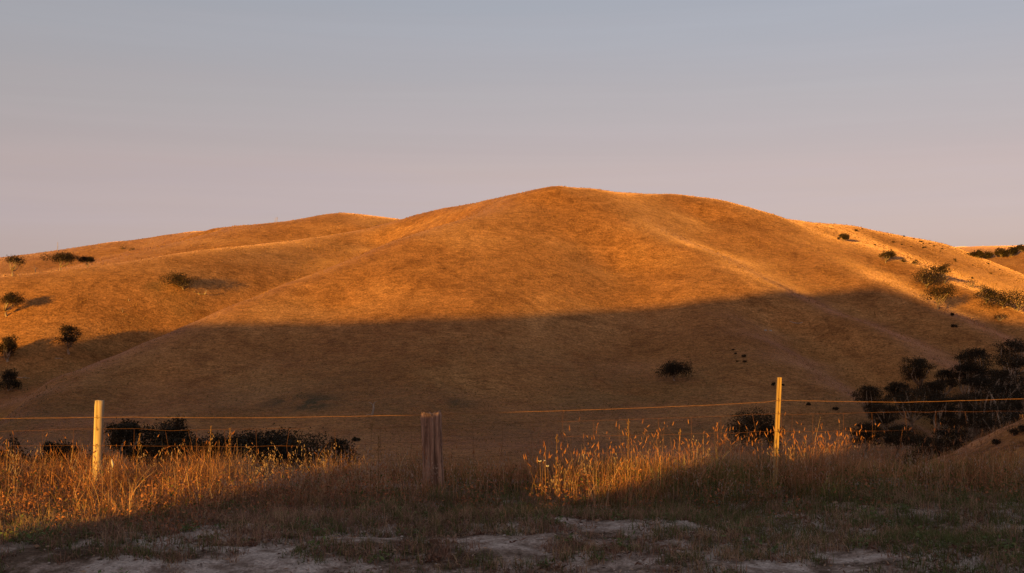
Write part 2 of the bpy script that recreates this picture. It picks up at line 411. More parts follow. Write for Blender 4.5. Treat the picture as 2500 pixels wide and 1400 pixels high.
# greener pasture where soaks keep the grass alive, plus shade painted down the slopes
green_shade = np.zeros_like(Zg)
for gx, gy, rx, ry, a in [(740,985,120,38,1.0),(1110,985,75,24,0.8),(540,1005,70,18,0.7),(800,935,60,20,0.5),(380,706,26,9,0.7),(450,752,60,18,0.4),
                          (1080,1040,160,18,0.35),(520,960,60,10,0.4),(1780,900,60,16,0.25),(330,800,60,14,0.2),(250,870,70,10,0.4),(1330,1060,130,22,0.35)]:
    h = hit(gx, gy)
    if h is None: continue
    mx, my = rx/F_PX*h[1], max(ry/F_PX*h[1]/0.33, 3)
    green_shade = np.maximum(green_shade, a*np.exp(-(((Xg-h[0])/mx)**2+((Dg-h[1])/my)**2)**1.5))
green_shade = np.maximum(green_shade, 0.5*np.clip((-2-Zg)/22, 0, 1)*np.clip(0.75+0.6*vnoise(Xg/26, Dg/26, 12), 0, 1)*(Dg > 200))  # greener growth downslope, with the valley's shade painted into the same tint
colr = np.zeros((Zg.size, 3)); colr[:, 0] = green_shade.ravel()
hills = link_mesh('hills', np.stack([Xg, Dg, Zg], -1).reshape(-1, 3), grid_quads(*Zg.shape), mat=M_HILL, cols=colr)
tag(hills, kind='structure')

# sun-aligned coordinates: S along the light, U across it
def to_us(x, y): return x*math.cos(AZ)-y*math.sin(AZ), x*math.sin(AZ)+y*math.cos(AZ)
TE = math.tan(EL)
S_R, S_B = -330.0, -5.0
# the ridge behind the viewer: its crest throws the evening shadow seen on the hills
EDGE = [(-700,905),(-300,885),(0,868),(100,852),(200,832),(300,818),(400,806),(490,790),(600,788),(800,785),(950,780),(1100,776),(1250,771),(1350,765),(1450,759),(1550,751),
        (1650,742),(1750,729),(1850,720),(1950,716),(2050,706),(2150,698),(2300,752),(2380,772),(2450,782),(2500,790),(2600,800)]
ru, rz = [], []
for px, py in EDGE:
    h = hit(px, py)
    u, s = to_us(h[0], h[1]); ru.append(u); rz.append(h[2]+(s-S_R)*TE)
o = np.argsort(ru); ru = np.array(ru)[o]; rz = np.array(rz)[o]
print('ridge', [(round(float(a)), round(float(b), 1)) for a, b in zip(ru, rz)])
ru = np.concatenate([[-900, ru[0]-60], ru, [max(ru[-1]+9, -22), -11.5, 0, 300]])
rz = np.concatenate([[rz[0], rz[0]], rz, [24.0, 18.0, 17.0, 8]])
# unseen bank added behind the viewer, crest shaped to shade the verge
SHADE_BANK = [(-600,1310),(0,1306),(300,1312),(480,1312),(545,1296),(575,1190),(610,1090),(660,1045),(800,1027),(880,1020),(960,1013),(1050,1011),(1130,1010),(1210,1013),(1288,1028),(1300,1110),(1308,1192),(1450,1204),(1540,1172),(1600,1120),
        (1660,1088),(1760,1082),(1900,1105),(2000,1098),(2100,1072),(2250,1035),(2400,1000),(2600,960),(3200,900)]
bu, bz = [], []
for px, py in SHADE_BANK:
    d = 10.3
    x, y, z = P3(px, py, d); u, s = to_us(x, y); bu.append(u); bz.append(z+(s-S_B)*TE)
bu = np.array(bu); bz = np.array(bz); o = np.argsort(bu); bu = bu[o]; bz = bz[o]
def ground_z(x, y):
    x = np.asarray(x, float); y = np.asarray(y, float)
    u, s = to_us(x, y)
    z = near_z(x, y)
    f = np.clip((y-4)/2, 0, 1)*np.clip((11.8-y)/1.5, 0, 1)
    z = z + f*(0.05*vnoise(x/1.1, y/0.9, 5)+0.025*vnoise(x/0.35, y/0.3, 6)+0.008*vnoise(x/0.11, y/0.11, 7))
    cr = np.interp(u, ru, rz)+0.5*vnoise(u/9, s*0, 13)*np.clip((-16-u)/20, 0, 1)
    r = cr - 0.24*(np.sqrt((s-S_R)**2+12**2)-12)
    bk = np.interp(u, bu, bz) + 0.06*vnoise(u/0.28, s*0, 8)+0.03*vnoise(u/0.1, s*0, 18) - 0.75*np.sqrt((s-S_B)**2+0.02) + 0.1
    bk = np.where((u > -30) & (u < 12), bk, -50)
    return np.where(y < 4.5, np.maximum(np.maximum(z, r), bk), z)
def lines(*seg):
    out = []
    for a, b, st in seg: out.append(np.arange(a, b, st))
    return np.unique(np.round(np.concatenate(out), 4))
gx = lines((-900,-200,15),(-200,-140,3),(-140,-60,10),(-60,-14,1.5),(-14,-7.5,0.1),(-7.5,7.5,0.06),(7.5,20,0.5),(20,400,10))
gy = lines((-900,-340,15),(-340,-240,3),(-240,-60,10),(-60,-10,1.5),(-10,4.5,0.1),(4.5,12,0.05),(12,16.6,0.3))
GX, GY = np.meshgrid(gx, gy); GZ = ground_z(GX, GY)
ground = link_mesh('ground', np.stack([GX, GY, GZ], -1).reshape(-1, 3), grid_quads(*GZ.shape), mat=M_DIRT)
tag(ground, kind='structure')
# ------------------------------------------------------------------ trees, shrubs and dead wood
def leaf_cloud(centers, radii, n, size, rng, flat=0.6, c0=(0.015,0.0125,0.007), c1=(0.058,0.034,0.015)):
    """leaf clumps: small leaf faces spread through flattened clumps"""
    k = rng.choice(len(centers), n, p=np.array(radii)**2/np.sum(np.array(radii)**2))
    d = rng.normal(size=(n, 3)); d /= np.linalg.norm(d, axis=1)[:, None]
    r = np.array(radii)[k]*rng.uniform(0.1, 1.0, n)**0.45
    p = np.array(centers)[k] + d*r[:, None]*np.array([1, 1, flat])
    p += rng.normal(size=(n, 3))*0.20*np.array(radii)[k][:, None]
    a = rng.normal(size=(n, 3)); a /= np.linalg.norm(a, axis=1)[:, None]
    b = np.cross(a, rng.normal(size=(n, 3))); b /= np.linalg.norm(b, axis=1)[:, None]
    s = size*rng.uniform(0.6, 1.3, n)[:, None]
    v = np.stack([p-a*s*0.5, p+b*s*0.28, p+a*s*0.5, p-b*s*0.28], 1).reshape(-1, 3)
    q = np.arange(4*n).reshape(-1, 4)
    cl = rng.uniform(0, 1, len(centers))[k]*0.6+rng.uniform(0, 1, n)*0.4
    c = (np.array(c0)+(np.array(c1)-np.array(c0))*cl[:, None])*rng.uniform(0.55, 1.15)
    return v, q, np.repeat(c, 4, 0)

def bend(a, b, rng, n=5, amt=0.12):
    a = np.array(a, float); b = np.array(b, float); L = np.linalg.norm(b-a)
    o = rng.normal(size=3)*L*amt; t = np.linspace(0, 1, n)[:, None]
    return a+(b-a)*t+o*np.sin(t*math.pi)+np.array([0, 0, -0.10*L])*np.sin(t*math.pi)

def make_tree(name, base, H, W, label, seed, frac=0.45, ncl=11, leaf=0.42, nleaf=1700, lean=(0, 0), dome=0.9, cat='tree', group=None, thick=1.0, dead_limbs=0, clump=1.0, flat=0.6, tiers=0, tone=1.0):
    """gum tree: forked trunk and limbs, crown of separate leaf clumps"""
    rng = np.random.default_rng(seed); spread = 0.5 if frac >= 0.4 else 0.95
    if tiers: flat = min(flat, 0.5); ncl += 4
    elif spread > 0.9: frac *= 0.8; flat = max(flat, 0.7); ncl = int(ncl*1.35)
    root = empty(name, base); tag(root, label, cat, group)
    acc = Acc(); r0 = 0.038*H*thick; skew = rng.uniform(-0.13, 0.13, 2)*W
    fork = np.array([lean[0]*H*0.3, lean[1]*H*0.3, H*frac*0.42])
    acc.tube(np.concatenate([[[0, 0, -0.6]], bend((0, 0, 0), fork, rng, 5, 0.05)]), np.linspace(r0*1.35, r0*0.9, 6), 7)
    cen, rad = [], []
    off = np.array([lean[0]*H*0.55+skew[0], lean[1]*H*0.55+skew[1], 0])
    for i in range(ncl):
        a = i*2.39996+rng.uniform(-0.9, 0.9); rr = math.sqrt((i+0.4)/ncl)*rng.uniform(0.85, 1.1) if not tiers else rng.uniform(0.25, 1.05)
        R = W*rng.uniform(0.12, 0.28)*clump
        x, y = math.cos(a)*rr*(W/2-R*0.75), math.sin(a)*rr*(W/2-R*0.75)
        top = H-(H*(1-frac))*(0.55*rr**2.2)*dome-R*flat*0.9
        z = top-rng.uniform(0, 1)**1.25*(top-H*frac-R*flat*0.6)*spread; x += rng.normal()*R*0.35; y += rng.normal()*R*0.35
        if tiers:      # foliage held in separate layers on stacked limbs
            k = (i*tiers)//ncl; z = H*(frac+0.06+(0.97-frac)*(1-k/tiers))-R*0.5+rng.normal()*0.02*H; sq = (0.55, 0.95, 1.0, 0.8)[min(k*4//tiers, 3)]; x, y = x*sq*1.15, y*sq*1.15
        cen.append((x+off[0], y+off[1], z)); rad.append(R)
        # limb from the fork to the clump
        if i < 9:
            m = fork+(np.array(cen[-1])-fork)*rng.uniform(0.0, 0.25)*np.array([0.3, 0.3, 1])
            acc.tube(bend(m, cen[-1], rng), np.linspace(r0*0.62, r0*0.16, 5), 5)
    for i in range(dead_limbs):
        e = fork+np.array([rng.uniform(-0.35, 0.35)*W, rng.uniform(-0.2, 0.2)*W, H*rng.uniform(0.5, 0.62)])
        acc.tube(bend(fork, e, rng), np.linspace(r0*0.5, r0*0.1, 5), 5)
    acc.build('trunk', M_BARK, root)
    v, q, c = leaf_cloud(cen, rad, int(nleaf*1.7), leaf*1.15, rng, flat)
    link_mesh('crown', v, q, mat=M_LEAF, parent=root, cols=c*tone, smooth=False)
    return root

def place(px, py, D=None):
    if D is None:
        h = hit(px, py)
        if h is not None: return Vector(h)
        D = 250
    x = (px-CX)/F_PX*D
    return Vector((x, D, float(land(np.array([x]), np.array([float(D)]))[0])))

# px, base py, depth or None, top py, width px, kwargs, label
TREES = [
 (30,672,478,624,46,dict(frac=0.5,ncl=9,clump=0.9,nleaf=900,dome=0.5,flat=0.8),'tall open gum tree on the far left ridge, trunk bare below ragged clumps'),
 (147,656,493,613,84,dict(frac=0.42,ncl=15,nleaf=2200,thick=0.9,clump=0.85),'widest spreading gum tree on the left ridge, flat layered crown over forked limbs'),
 (214,650,498,623,42,dict(frac=0.4,ncl=9,nleaf=1100),'small round gum tree beside the widest spreading one on the left ridge'),
 (448,709,None,671,70,dict(tiers=3,frac=0.48,ncl=10,nleaf=2000,lean=(-0.25,0),dead_limbs=2,flat=0.5),'leaning gum tree with bare top branches alone on the left slope above a fallen log'),
 (16,774,None,711,58,dict(frac=0.4,ncl=11,nleaf=1700,lean=(-0.12,0),flat=0.8),'round gum tree at left picture edge with bare trunk, throwing a long shadow upslope'),
 (18,884,None,811,46,dict(frac=0.25,ncl=13,nleaf=2200,flat=1.0,dome=0.7),'bushy gum tree with foliage almost to the ground at the left edge'),
 (168,868,None,802,54,dict(tiers=3,frac=0.45,ncl=11,nleaf=2000,lean=(-0.12,0),flat=0.8),'gum tree half in shade just above the gully behind the front spur, pale trunk'),
 (20,956,None,903,50,dict(frac=0.2,ncl=10,nleaf=1800),'dark bushy tree deep in the shaded gully at the left edge'),
 (1646,931,None,876,74,dict(frac=0.30,ncl=12,nleaf=3000,lean=(-0.12,0),dead_limbs=2,leaf=0.34,clump=1.1),'lone dark round tree on the shaded front slope with pale twisted limbs'),
 (1838,1098,None,982,104,dict(frac=0.15,ncl=15,nleaf=4500,leaf=0.30,flat=0.9,clump=1.1),'dense dark tree behind the slim fence dropper, low on the slope'),
 (1876,1090,None,1010,60,dict(frac=0.15,ncl=10,nleaf=2400,leaf=0.30,flat=0.9),'lower dark tree pressed against the dense one behind the slim dropper'),
 (2130,1042,None,955,74,dict(frac=0.3,ncl=10,nleaf=2600,leaf=0.32,flat=0.8),'dark tree with narrow top standing left of the valley grove'),
 (2165,1075,None,1000,70,dict(frac=0.25,ncl=9,nleaf=2200,leaf=0.3,flat=0.8),'low dark tree in front of the narrow topped one in the valley'),
 (2246,966,None,887,78,dict(frac=0.4,ncl=11,nleaf=3000,leaf=0.34,flat=0.55),'tall layered gum tree standing highest on the left side of the valley grove'),
 (2306,985,None,915,52,dict(frac=0.35,ncl=8,nleaf=1800,leaf=0.32),'slim gum tree with visible pale forked trunk between two broad ones in the grove'),
 (2352,986,None,905,64,dict(frac=0.35,ncl=10,nleaf=2500,leaf=0.32,flat=0.7),'broad gum tree in the middle of the valley grove with a pale straight trunk'),
 (2390,966,None,864,84,dict(frac=0.3,ncl=13,nleaf=3600,leaf=0.34,flat=0.7),'tallest dark gum tree at the centre of the valley grove, below the spur end'),
 (2428,990,None,915,78,dict(frac=0.3,ncl=12,nleaf=3000,leaf=0.34,flat=0.75),'dark spreading tree low in front of the tallest gum of the grove'),
 (2468,945,None,848,84,dict(frac=0.4,ncl=13,nleaf=3200,leaf=0.36,flat=0.6),'layered gum tree near the right edge with gaps of hillside between its clumps'),
 (2226,1054,None,960,120,dict(frac=0.5,ncl=13,nleaf=3600,leaf=0.3,flat=0.6,thick=0.9),'wide gum tree on a tall pale trunk at the lower front of the grove'),
 (2290,1062,270,985,70,dict(frac=0.3,ncl=9,nleaf=2200,leaf=0.3),'dark tree right of the tall pale trunk in the lower grove'),
 (2340,1062,275,978,96,dict(frac=0.25,ncl=11,nleaf=2800,leaf=0.3),'broad dark tree low in the valley grove, third from the right edge'),
 (2420,1052,280,955,110,dict(frac=0.2,ncl=12,nleaf=3200,leaf=0.3),'massive dark tree low in the valley grove above the pale bank'),
 (2490,1030,285,935,100,dict(frac=0.2,ncl=12,nleaf=3000,leaf=0.3),'dark tree cut by the right edge above the pale bank'),
 (2114,1120,None,1046,76,dict(frac=0.2,ncl=10,nleaf=2600,leaf=0.28,flat=0.8),'low rounded dark tree just above the grass tops, left of the valley'),
 (2250,1150,215,1080,110,dict(frac=0.2,ncl=11,nleaf=2800,leaf=0.28,flat=0.8),'dark tree whose crown shows behind the seed heads at right'),
 (2340,1140,215,1062,110,dict(frac=0.2,ncl=11,nleaf=2800,leaf=0.28,flat=0.8),'dark tree just over the top of the pale bank at right'),
 (2200,1010,None,945,60,dict(frac=0.3,ncl=9,nleaf=2200,leaf=0.32),'dark tree in the gap between the narrow topped tree and the tall layered gum'),
 (2275,1024,None,945,64,dict(frac=0.3,ncl=9,nleaf=2200,leaf=0.32),'dark tree directly below the slim forked gum of the grove'),
 (2470,1000,300,895,90,dict(frac=0.25,ncl=11,nleaf=2600,leaf=0.34),'dark tree filling the gap beneath the layered gum at the right edge'),
 (2385,1040,285,940,90,dict(frac=0.25,ncl=11,nleaf=2600,leaf=0.34),'dark tree in the heart of the valley grove under the tallest gum'),
 (2190,1120,250,1050,90,dict(frac=0.2,ncl=10,nleaf=2400,leaf=0.3),'low dark tree under the wide gum with the tall pale trunk'),
 (2455,1100,250,1000,110,dict(frac=0.2,ncl=11,nleaf=2600,leaf=0.3),'dark tree resting against the top of the pale bank near the right edge'),
 # small trees on the right spurs
 (2058,590,None,568,30,dict(frac=0.3,ncl=8,nleaf=700,leaf=0.5,lean=(-0.1,0)),'small tree highest on the sunlit right hill, in the hollow below the skyline'),
 (2162,643,None,612,46,dict(frac=0.42,ncl=9,nleaf=1100,leaf=0.45,flat=0.5),'flat topped tree with pale forked limbs in the hollow of the right hill'),
 (2262,706,None,646,80,dict(clump=1.25,thick=0.7,frac=0.3,ncl=13,nleaf=2400,leaf=0.42,flat=0.6),'biggest tree of the clump on the right spur, dark layered crown'),
 (2306,692,None,644,44,dict(frac=0.4,ncl=8,nleaf=1100,leaf=0.42,lean=(0.1,0)),'narrow tree right behind the biggest tree on the right spur'),
 (2290,756,None,694,74,dict(clump=1.25,thick=0.7,frac=0.4,ncl=11,nleaf=2200,leaf=0.4,flat=0.6),'tree at the lower end of the right spur clump, just over the shadow line'),
 (2408,742,None,704,60,dict(frac=0.4,ncl=9,nleaf=1300,leaf=0.42,flat=0.6),'tree with pale trunk at the left end of the grove near the right edge'),
 (2448,754,None,706,72,dict(clump=1.25,thick=0.7,frac=0.3,ncl=10,nleaf=1700,leaf=0.42),'dark tree in the middle of the grove near the right edge'),
 (2484,760,None,704,84,dict(clump=1.25,thick=0.7,frac=0.25,ncl=11,nleaf=2000,leaf=0.42),'dark broad tree at the right end of the grove near the right edge'),
 # distant trees on the skyline at right
 (2386,630,None,610,34,dict(frac=0.2,ncl=8,nleaf=700,leaf=0.9,flat=0.9),'distant dark bushy tree at the left end of the far skyline row'),
 (2412,632,None,611,36,dict(frac=0.2,ncl=8,nleaf=700,leaf=0.9,flat=0.9),'distant tree second from the left in the far skyline row'),
 (2444,630,None,600,36,dict(frac=0.2,ncl=8,nleaf=800,leaf=0.9,flat=0.9),'distant dark tree left of the tallest in the far skyline row'),
 (2466,630,None,596,36,dict(frac=0.2,ncl=8,nleaf=800,leaf=0.9,flat=1.0),'distant tallest tree of the far skyline row, lit reddish'),
 (2490,616,None,597,34,dict(frac=0.2,ncl=7,nleaf=600,leaf=0.9),'distant tree at the right end of the far skyline row'),
]
ti = 0
for px, py, D, top, wpx, kw, lab in TREES:
    if px < 460 and py > 660: wpx *= 1.2; top -= 3
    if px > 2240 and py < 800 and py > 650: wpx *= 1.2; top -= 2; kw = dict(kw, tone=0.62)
    b = place(px, py, D)
    if px > 2090 and py > 900: wpx *= 1.2; kw = dict(kw, frac=0.42, ncl=kw['ncl']+6, nleaf=int(kw['nleaf']*1.4), flat=0.42, tiers=4, clump=0.86); top -= 9
    H = max(2.0, (HY-top)/F_PX*b.y-b.z); W = wpx/F_PX*b.y
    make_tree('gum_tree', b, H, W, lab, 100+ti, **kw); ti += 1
# tree tops rising out of the valley behind the fence
VALLEY = [(-70,1080,150,''),(40,1068,140,''),(124,1070,80,''),(176,1080,120,''),
          (312,1020,110,''),(392,1016,150,''),(450,1018,110,''),(515,1040,140,''),(600,1036,150,''),(700,1026,150,''),(770,1048,150,''),(826,1052,90,''),(655,1058,170,''),(556,1060,110,''),(232,1096,80,'')]
VLAB = ['dark low tree top at the left edge behind the long grass','dark low tree crown left of the round pine post, nearest the left edge',
 'small dark tree top poking up left of the round pine post','low dark tree crown touching the round pine post from the left',
 'dark airy tree with sky-lit gaps just right of the round pine post','tallest dark tree behind the lower wires right of the round pine post',
 'dark tree at the right shoulder of the first tall group behind the fence','dark tree in the dip between the two dark groups behind the wires',
 'dark bushy tree beginning the second group behind the fence','dark tree with the highest top in the second group behind the fence',
 'dark bushy tree in the second group nearer the weathered post','last dark tree at the right end of the second group, left of the weathered post',
 'dark low tree in front of the second group behind the grass tops','dark shrubby tree filling the dip under the netting between the two dark groups','low dark tree crown hidden half behind the foot of the round pine post']
for i, ((px, top, w, _), lab) in enumerate(zip(VALLEY, VLAB)):
    D = 104+(i*37 % 17)
    b = place(px, 0, D); H = (HY-top)/F_PX*D-b.z; W = w/F_PX*D*1.12
    make_tree('valley_tree', b, H, W, lab, 300+i, frac=0.3 if i != 4 else 0.55, ncl=26 if i != 4 else 14, leaf=0.22, nleaf=9000 if i != 4 else 4000, flat=0.8, clump=1.0, dome=0.28)

# little shrubs dotted over the grass
def make_shrub(name, base, H, W, label, seed, group=None, leaf=0.4, n=260, cat='shrub'):
    rng = np.random.default_rng(seed)
    cen = [(rng.uniform(-.3, .3)*W, rng.uniform(-.3, .3)*W, H*rng.uniform(0.3, 0.65)) for _ in range(6)]
    v, q, c = leaf_cloud(cen, [W*0.24]*6, n, leaf, rng, 0.8)
    root = empty(name, base); tag(root, label, cat, group)
    link_mesh('foliage', v, q, mat=M_LEAF, parent=root, cols=c, smooth=False)
    a = Acc()
    for ce in cen[:4]: a.tube(bend((0, 0, -0.3), ce, rng, 4), np.linspace(0.05, 0.02, 4)*max(H, 1), 4)
    a.build('stem', M_BARK, root)
    return root
SH = [(300,610,30,9,'dark low thicket on the far left hill beyond the ridge trees'),(322,612,20,6,'lower right end of the far left hill thicket'),
 (2206,641,22,9,'low shrub on the small crest right of the flat topped tree'),(2232,646,26,9,'flat shrub further down the small crest right of the flat topped tree'),
 (2370,702,44,22,'ragged shrub on the sunlit slope left of the right-hand grove'),(2396,712,36,20,'pale twiggy shrub between the ragged shrub and the right-hand grove'),
 (2440,785,40,22,'dark shrub in the shaded hollow below the right-hand grove'),(2326,772,10,8,'small dark shrub on the spur just below the spur clump'),
 (1790,856,6,3,'small dark shrub at the left of the shrub group on the shaded slope'),(1796,866,8,4,'small dark shrub second in the group on the shaded slope'),
 (1816,873,12,6,'largest dark shrub of the group on the shaded slope'),(1818,886,10,5,'lowest dark shrub of the group on the shaded slope'),
 (1800,884,6,3,'dark shrub left of the lowest one in the group on the shaded slope'),(1889,942,12,7,'dark shrub just left of the slim dropper top'),
 (1912,943,8,5,'dark shrub just right of the slim dropper top'),
 (2480,850,40,26,'dark shrubs at the foot of the third spur near the right edge'),(2330,800,16,8,'dark shrub in the hollow under the lit spur'),
 (870,1078,22,10,'thin dark shrub right of the dark tree groups on the slope foot'),(2040,1002,14,7,'small dark shrub in the shaded hollow left of the valley grove'),
 (1975,990,14,6,'small dark scrub right of the slim dropper in the shade')]
for i, (px, py, w, h, lab) in enumerate(SH):
    b = place(px, py); make_shrub('shrub', b, h/F_PX*b.y*1.15, w/F_PX*b.y, lab, 500+i, leaf=0.45)
DOTS = [(2089,566),(2131,581),(2157,575),(2180,594),(2206,579),(2231,584),(2248,592),(2254,597),(2202,600),(2224,604),(2254,607),(2270,596),(2280,603),(2258,606),(2300,610),(2296,616),(2330,636),(2332,640),
        (2362,622),(2374,649),(2412,646),(2418,670),(2374,682),(2440,660),(2105,560),(2135,600)]
src = make_shrub('hill_shrub', place(*DOTS[0]), 1.5, 2.0, 'tiny dark shrub dotted on the sunlit far right hillside', 600, 'tiny shrubs on the far right hillside', 0.6, 110)
rs = random.Random(4)
for px, py in DOTS[1:]:
    c = src.copy(); COL.objects.link(c); c.location = place(px, py); c.rotation_euler.z = rs.uniform(0, 6)
    k = rs.uniform(0.4, 0.9); c.scale = (k*rs.uniform(0.8, 1.3), k, k)
    for ch in src.children:
        d = ch.copy(); COL.objects.link(d); d.parent = c

# dead wood
def dead_tree(name, base, segs, label, cat='dead tree', n=5):
    """segs: lists of (x, y, z, r) in metres from the base"""
    a = Acc()
    for s in segs: a.tube([p[:3] for p in s], [p[3] for p in s], n)
    o = a.build(name, M_DEAD); o.location = base; tag(o, label, cat); return o
b = place(910, 1016); k = b.y/F_PX
dead_tree('dead_snag', b, [[(-.3,0,-.4,.34),(0,0,1.0,.30),(.25,0,2.2,.27),(.1,.1,3.1,.22)],[(.1,.1,2.7,.2),(.5,.1,3.6,.12),(1.2,0,4.0,.05)],[(.1,.1,2.9,.18),(-.5,.2,3.4,.1),(-1.2,.1,3.7,.04)],[(-.2,0,.3,.16),(-1.2,.2,.3,.12),(-2.4,.2,0,.06)]], 'pale broken dead tree stump standing on the shaded slope left of the weathered post', 'dead tree')
b = place(487, 722); r = 0.9
dead_tree('fallen_log', b, [[(-3.6,0,.2,.12),(-2.6,.3,1.6,.2),(-.2,.3,.7,.28),(2.4,.2,.6,.34),(2.9,.1,1.2,.3)],[(2.7,.1,.8,.25),(3.0,0,2.2,.14),(2.7,0,2.6,.06)],[(-2.6,.3,1.6,.12),(-1.9,.3,2.0,.06)]], 'pale fallen log with raised ends below the leaning gum tree', 'log')
b = place(675, 544)
dead_tree('dead_tree', b, [[(-1,0,-.5,.18),(-1.0,0,2.0,.14),(-.7,0,3.6,.06)],[(.2,0,-.5,.22),(.3,0,2.4,.16),(.6,0,4.4,.06)],[(.3,0,2.2,.1),(1.1,0,3.6,.04)],[(.3,0,2.6,.1),(-.2,0,4.0,.04)]], 'bare twin stemmed dead tree alone on the left skyline')
b = place(300, 768)
dead_tree('dead_sapling', b, [[(0,0,-.3,.10),(-.1,0,1.2,.08),(.3,0,2.4,.03)],[(-.1,0,1.0,.07),(-.6,0,2.6,.03)]], 'thin bare forked sapling alone on the lit left slope', 'sapling')
b = place(314, 736)
dead_tree('dead_stump', b, [[(0,0,-.3,.22),(0,0,.7,.18),(.1,0,1.1,.08)]], 'short dead stump above the bare forked sapling on the left slope', 'stump')
b = place(86, 652, 487)
dead_tree('dead_tree', b, [[(0,0,-.4,.18),(.2,0,1.6,.14),(-.3,0,3.6,.05)],[(.2,0,1.4,.12),(1.4,0,3.2,.04)],[(.1,0,1.2,.1),(-1.5,0,3.0,.04)]], 'pale leafless tree left of the widest spreading gum tree')
b = place(55, 925)
dead_tree('fallen_branch', b, [[(-2.0,0,.5,.12),(0,.2,.3,.14),(2.6,.2,.2,.08)],[(0,.2,.3,.08),(1,0,1.1,.03)]], 'pale fallen branch beside the dark tree in the left gully', 'branch')
b = place(142, 878)
dead_tree('fallen_branch', b, [[(-1.5,0,.3,.1),(0,.2,.4,.12),(1.8,.2,.2,.06)],[(0,.2,.4,.07),(.5,0,1.0,.03)],[(-.6,0,.4,.06),(-1.0,0,1.0,.03)]], 'bleached twigs lying under the half shaded gum tree', 'branch')
b = place(1946, 792)
dead_tree('fallen_branch', b, [[(-3,0,1.2,.08),(-1,.2,.5,.14),(1.2,.2,.3,.2),(2.2,0,.8,.08)],[(1.0,.2,.3,.12),(2.2,.1,.1,.05)]], 'grey fallen branch on the shaded face between the right crests', 'branch')
b = place(1792, 1082)
dead_tree('dead_tree', b, [[(-.6,0,-.4,.16),(-.3,0,1.5,.13),(.2,0,3.2,.09),(.1,0,4.4,.03)],[(-.3,0,1.6,.09),(-1.2,0,3.0,.04)],[(.1,0,2.6,.07),(1.0,0,4.2,.03)],[(.2,0,3.2,.06),(-.6,0,4.3,.03)]], 'bleached bare tree leaning in front of the dense dark tree')
def make_stone(px, py, size, label, D=None, seed=0):
    rng = np.random.default_rng(seed); b = place(px, py) if D is None else Vector(P3(px, py, D))
    v, q = [], []
    for i in range(7):
        t = math.pi*i/6
        for j in range(10):
            a = j*math.pi/5; r = size*(1+0.22*math.sin(3*a+seed)+0.15*rng.uniform(-1, 1))
            v.append((r*math.sin(t)*math.cos(a), r*0.8*math.sin(t)*math.sin(a), r*0.6*math.cos(t)+size*0.2))
    for i in range(6):
        for j in range(10): q.append((i*10+j, i*10+(j+1) % 10, (i+1)*10+(j+1) % 10, (i+1)*10+j))
    o = link_mesh('stone', v, q, mat=M_STONE); o.location = b; tag(o, label, 'stone'); return o
make_stone(1868, 808, 0.55, 'pale stone at the left of the pair lying on the shaded face', None, 1)
make_stone(1881, 809, 0.55, 'pale stone at the right of the pair lying on the shaded face', None, 2)
# power pole on the far left skyline
b = place(141, 613); a = Acc()
a.tube([(0, 0, -0.5), (0, 0, 3), (0, 0, 6.6)], [0.22, 0.20, 0.16], 8); o = a.build('pole', M_DEAD); o.location = b
tag(o, 'thin straight pole standing on the far left skyline', 'pole')
# ------------------------------------------------------------------ dry grass standing on the hills
def grid_at(G, px, d):
    """bilinear look-up in the hill grid"""
    i = np.clip(np.searchsorted(rows_d, d)-1, 0, len(rows_d)-2); j = np.clip(np.searchsorted(cols_px, px)-1, 0, len(cols_px)-2)
    fi = (d-rows_d[i])/(rows_d[i+1]-rows_d[i]); fj = (px-cols_px[j])/(cols_px[j+1]-cols_px[j])
    return (G[i,j]*(1-fj)+G[i,j+1]*fj)*(1-fi)+(G[i+1,j]*(1-fj)+G[i+1,j+1]*fj)*fi
def hill_grass(n, d0, d1, seed):
    rg = np.random.default_rng(seed)
    px = rg.uniform(-160, 2660, n); d = np.exp(rg.uniform(math.log(d0), math.log(d1), n))
    x = (px-CX)/F_PX*d; z = grid_at(Zg, px, d)
    patch = vnoise(x/9, d/9, 61)+0.6*vnoise(x/3.2, d/3.2, 62)
    k = patch+0.55 > rg.uniform(-0.9, 0.7, n); px, x, d, z, patch = px[k], x[k], d[k], z[k], patch[k]; n = len(x)
    gr = grid_at(green_shade, px, d)
    sc = np.clip(d/400, 0.6, 1.8)
    h = rg.uniform(0.10, 0.30, n)*sc*(1+0.35*patch); w = rg.uniform(0.16, 0.42, n)*sc
    yaw = rg.uniform(0, 2*math.pi, n); lean = rg.uniform(0.0, 0.7, n)*h
    fa = rg.uniform(0, math.pi, n); wx, wy = np.cos(fa)*w*0.5, np.sin(fa)*w*0.5
    tx, ty = x+np.cos(yaw)*lean, d+np.sin(yaw)*lean
    v = np.stack([np.stack([x-wx, d-wy, z-0.05], -1), np.stack([x+wx, d+wy, z-0.05], -1), np.stack([tx+wx*0.55, ty+wy*0.55, z+h], -1), np.stack([tx-wx*0.55, ty-wy*0.55, z+h*0.93], -1)], 1)
    r = np.clip(rg.uniform(0, 1, n)*0.55+0.22+0.42*vnoise(x/22, d/22, 63)+0.25*vnoise(x/5, d/5, 64), 0, 1)[:, None]
    c = HG0+(HG1-HG0)*r
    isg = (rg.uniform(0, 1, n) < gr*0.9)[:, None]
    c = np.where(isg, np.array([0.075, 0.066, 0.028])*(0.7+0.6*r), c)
    return v.reshape(-1, 3), np.arange(4*n).reshape(-1, 4), np.repeat(c, 4, 0)
HG0, HG1 = np.array([0.16, 0.075, 0.028]), np.array([0.42, 0.225, 0.095])
parts = [hill_grass(150000, 205, 1000, 71)]
v, q, c = parts[0]
tag(link_mesh('pasture_grass', v, q, mat=M_GRASS, cols=c, smooth=False), 'dry golden grass covering the hills', 'grass', kind='stuff')
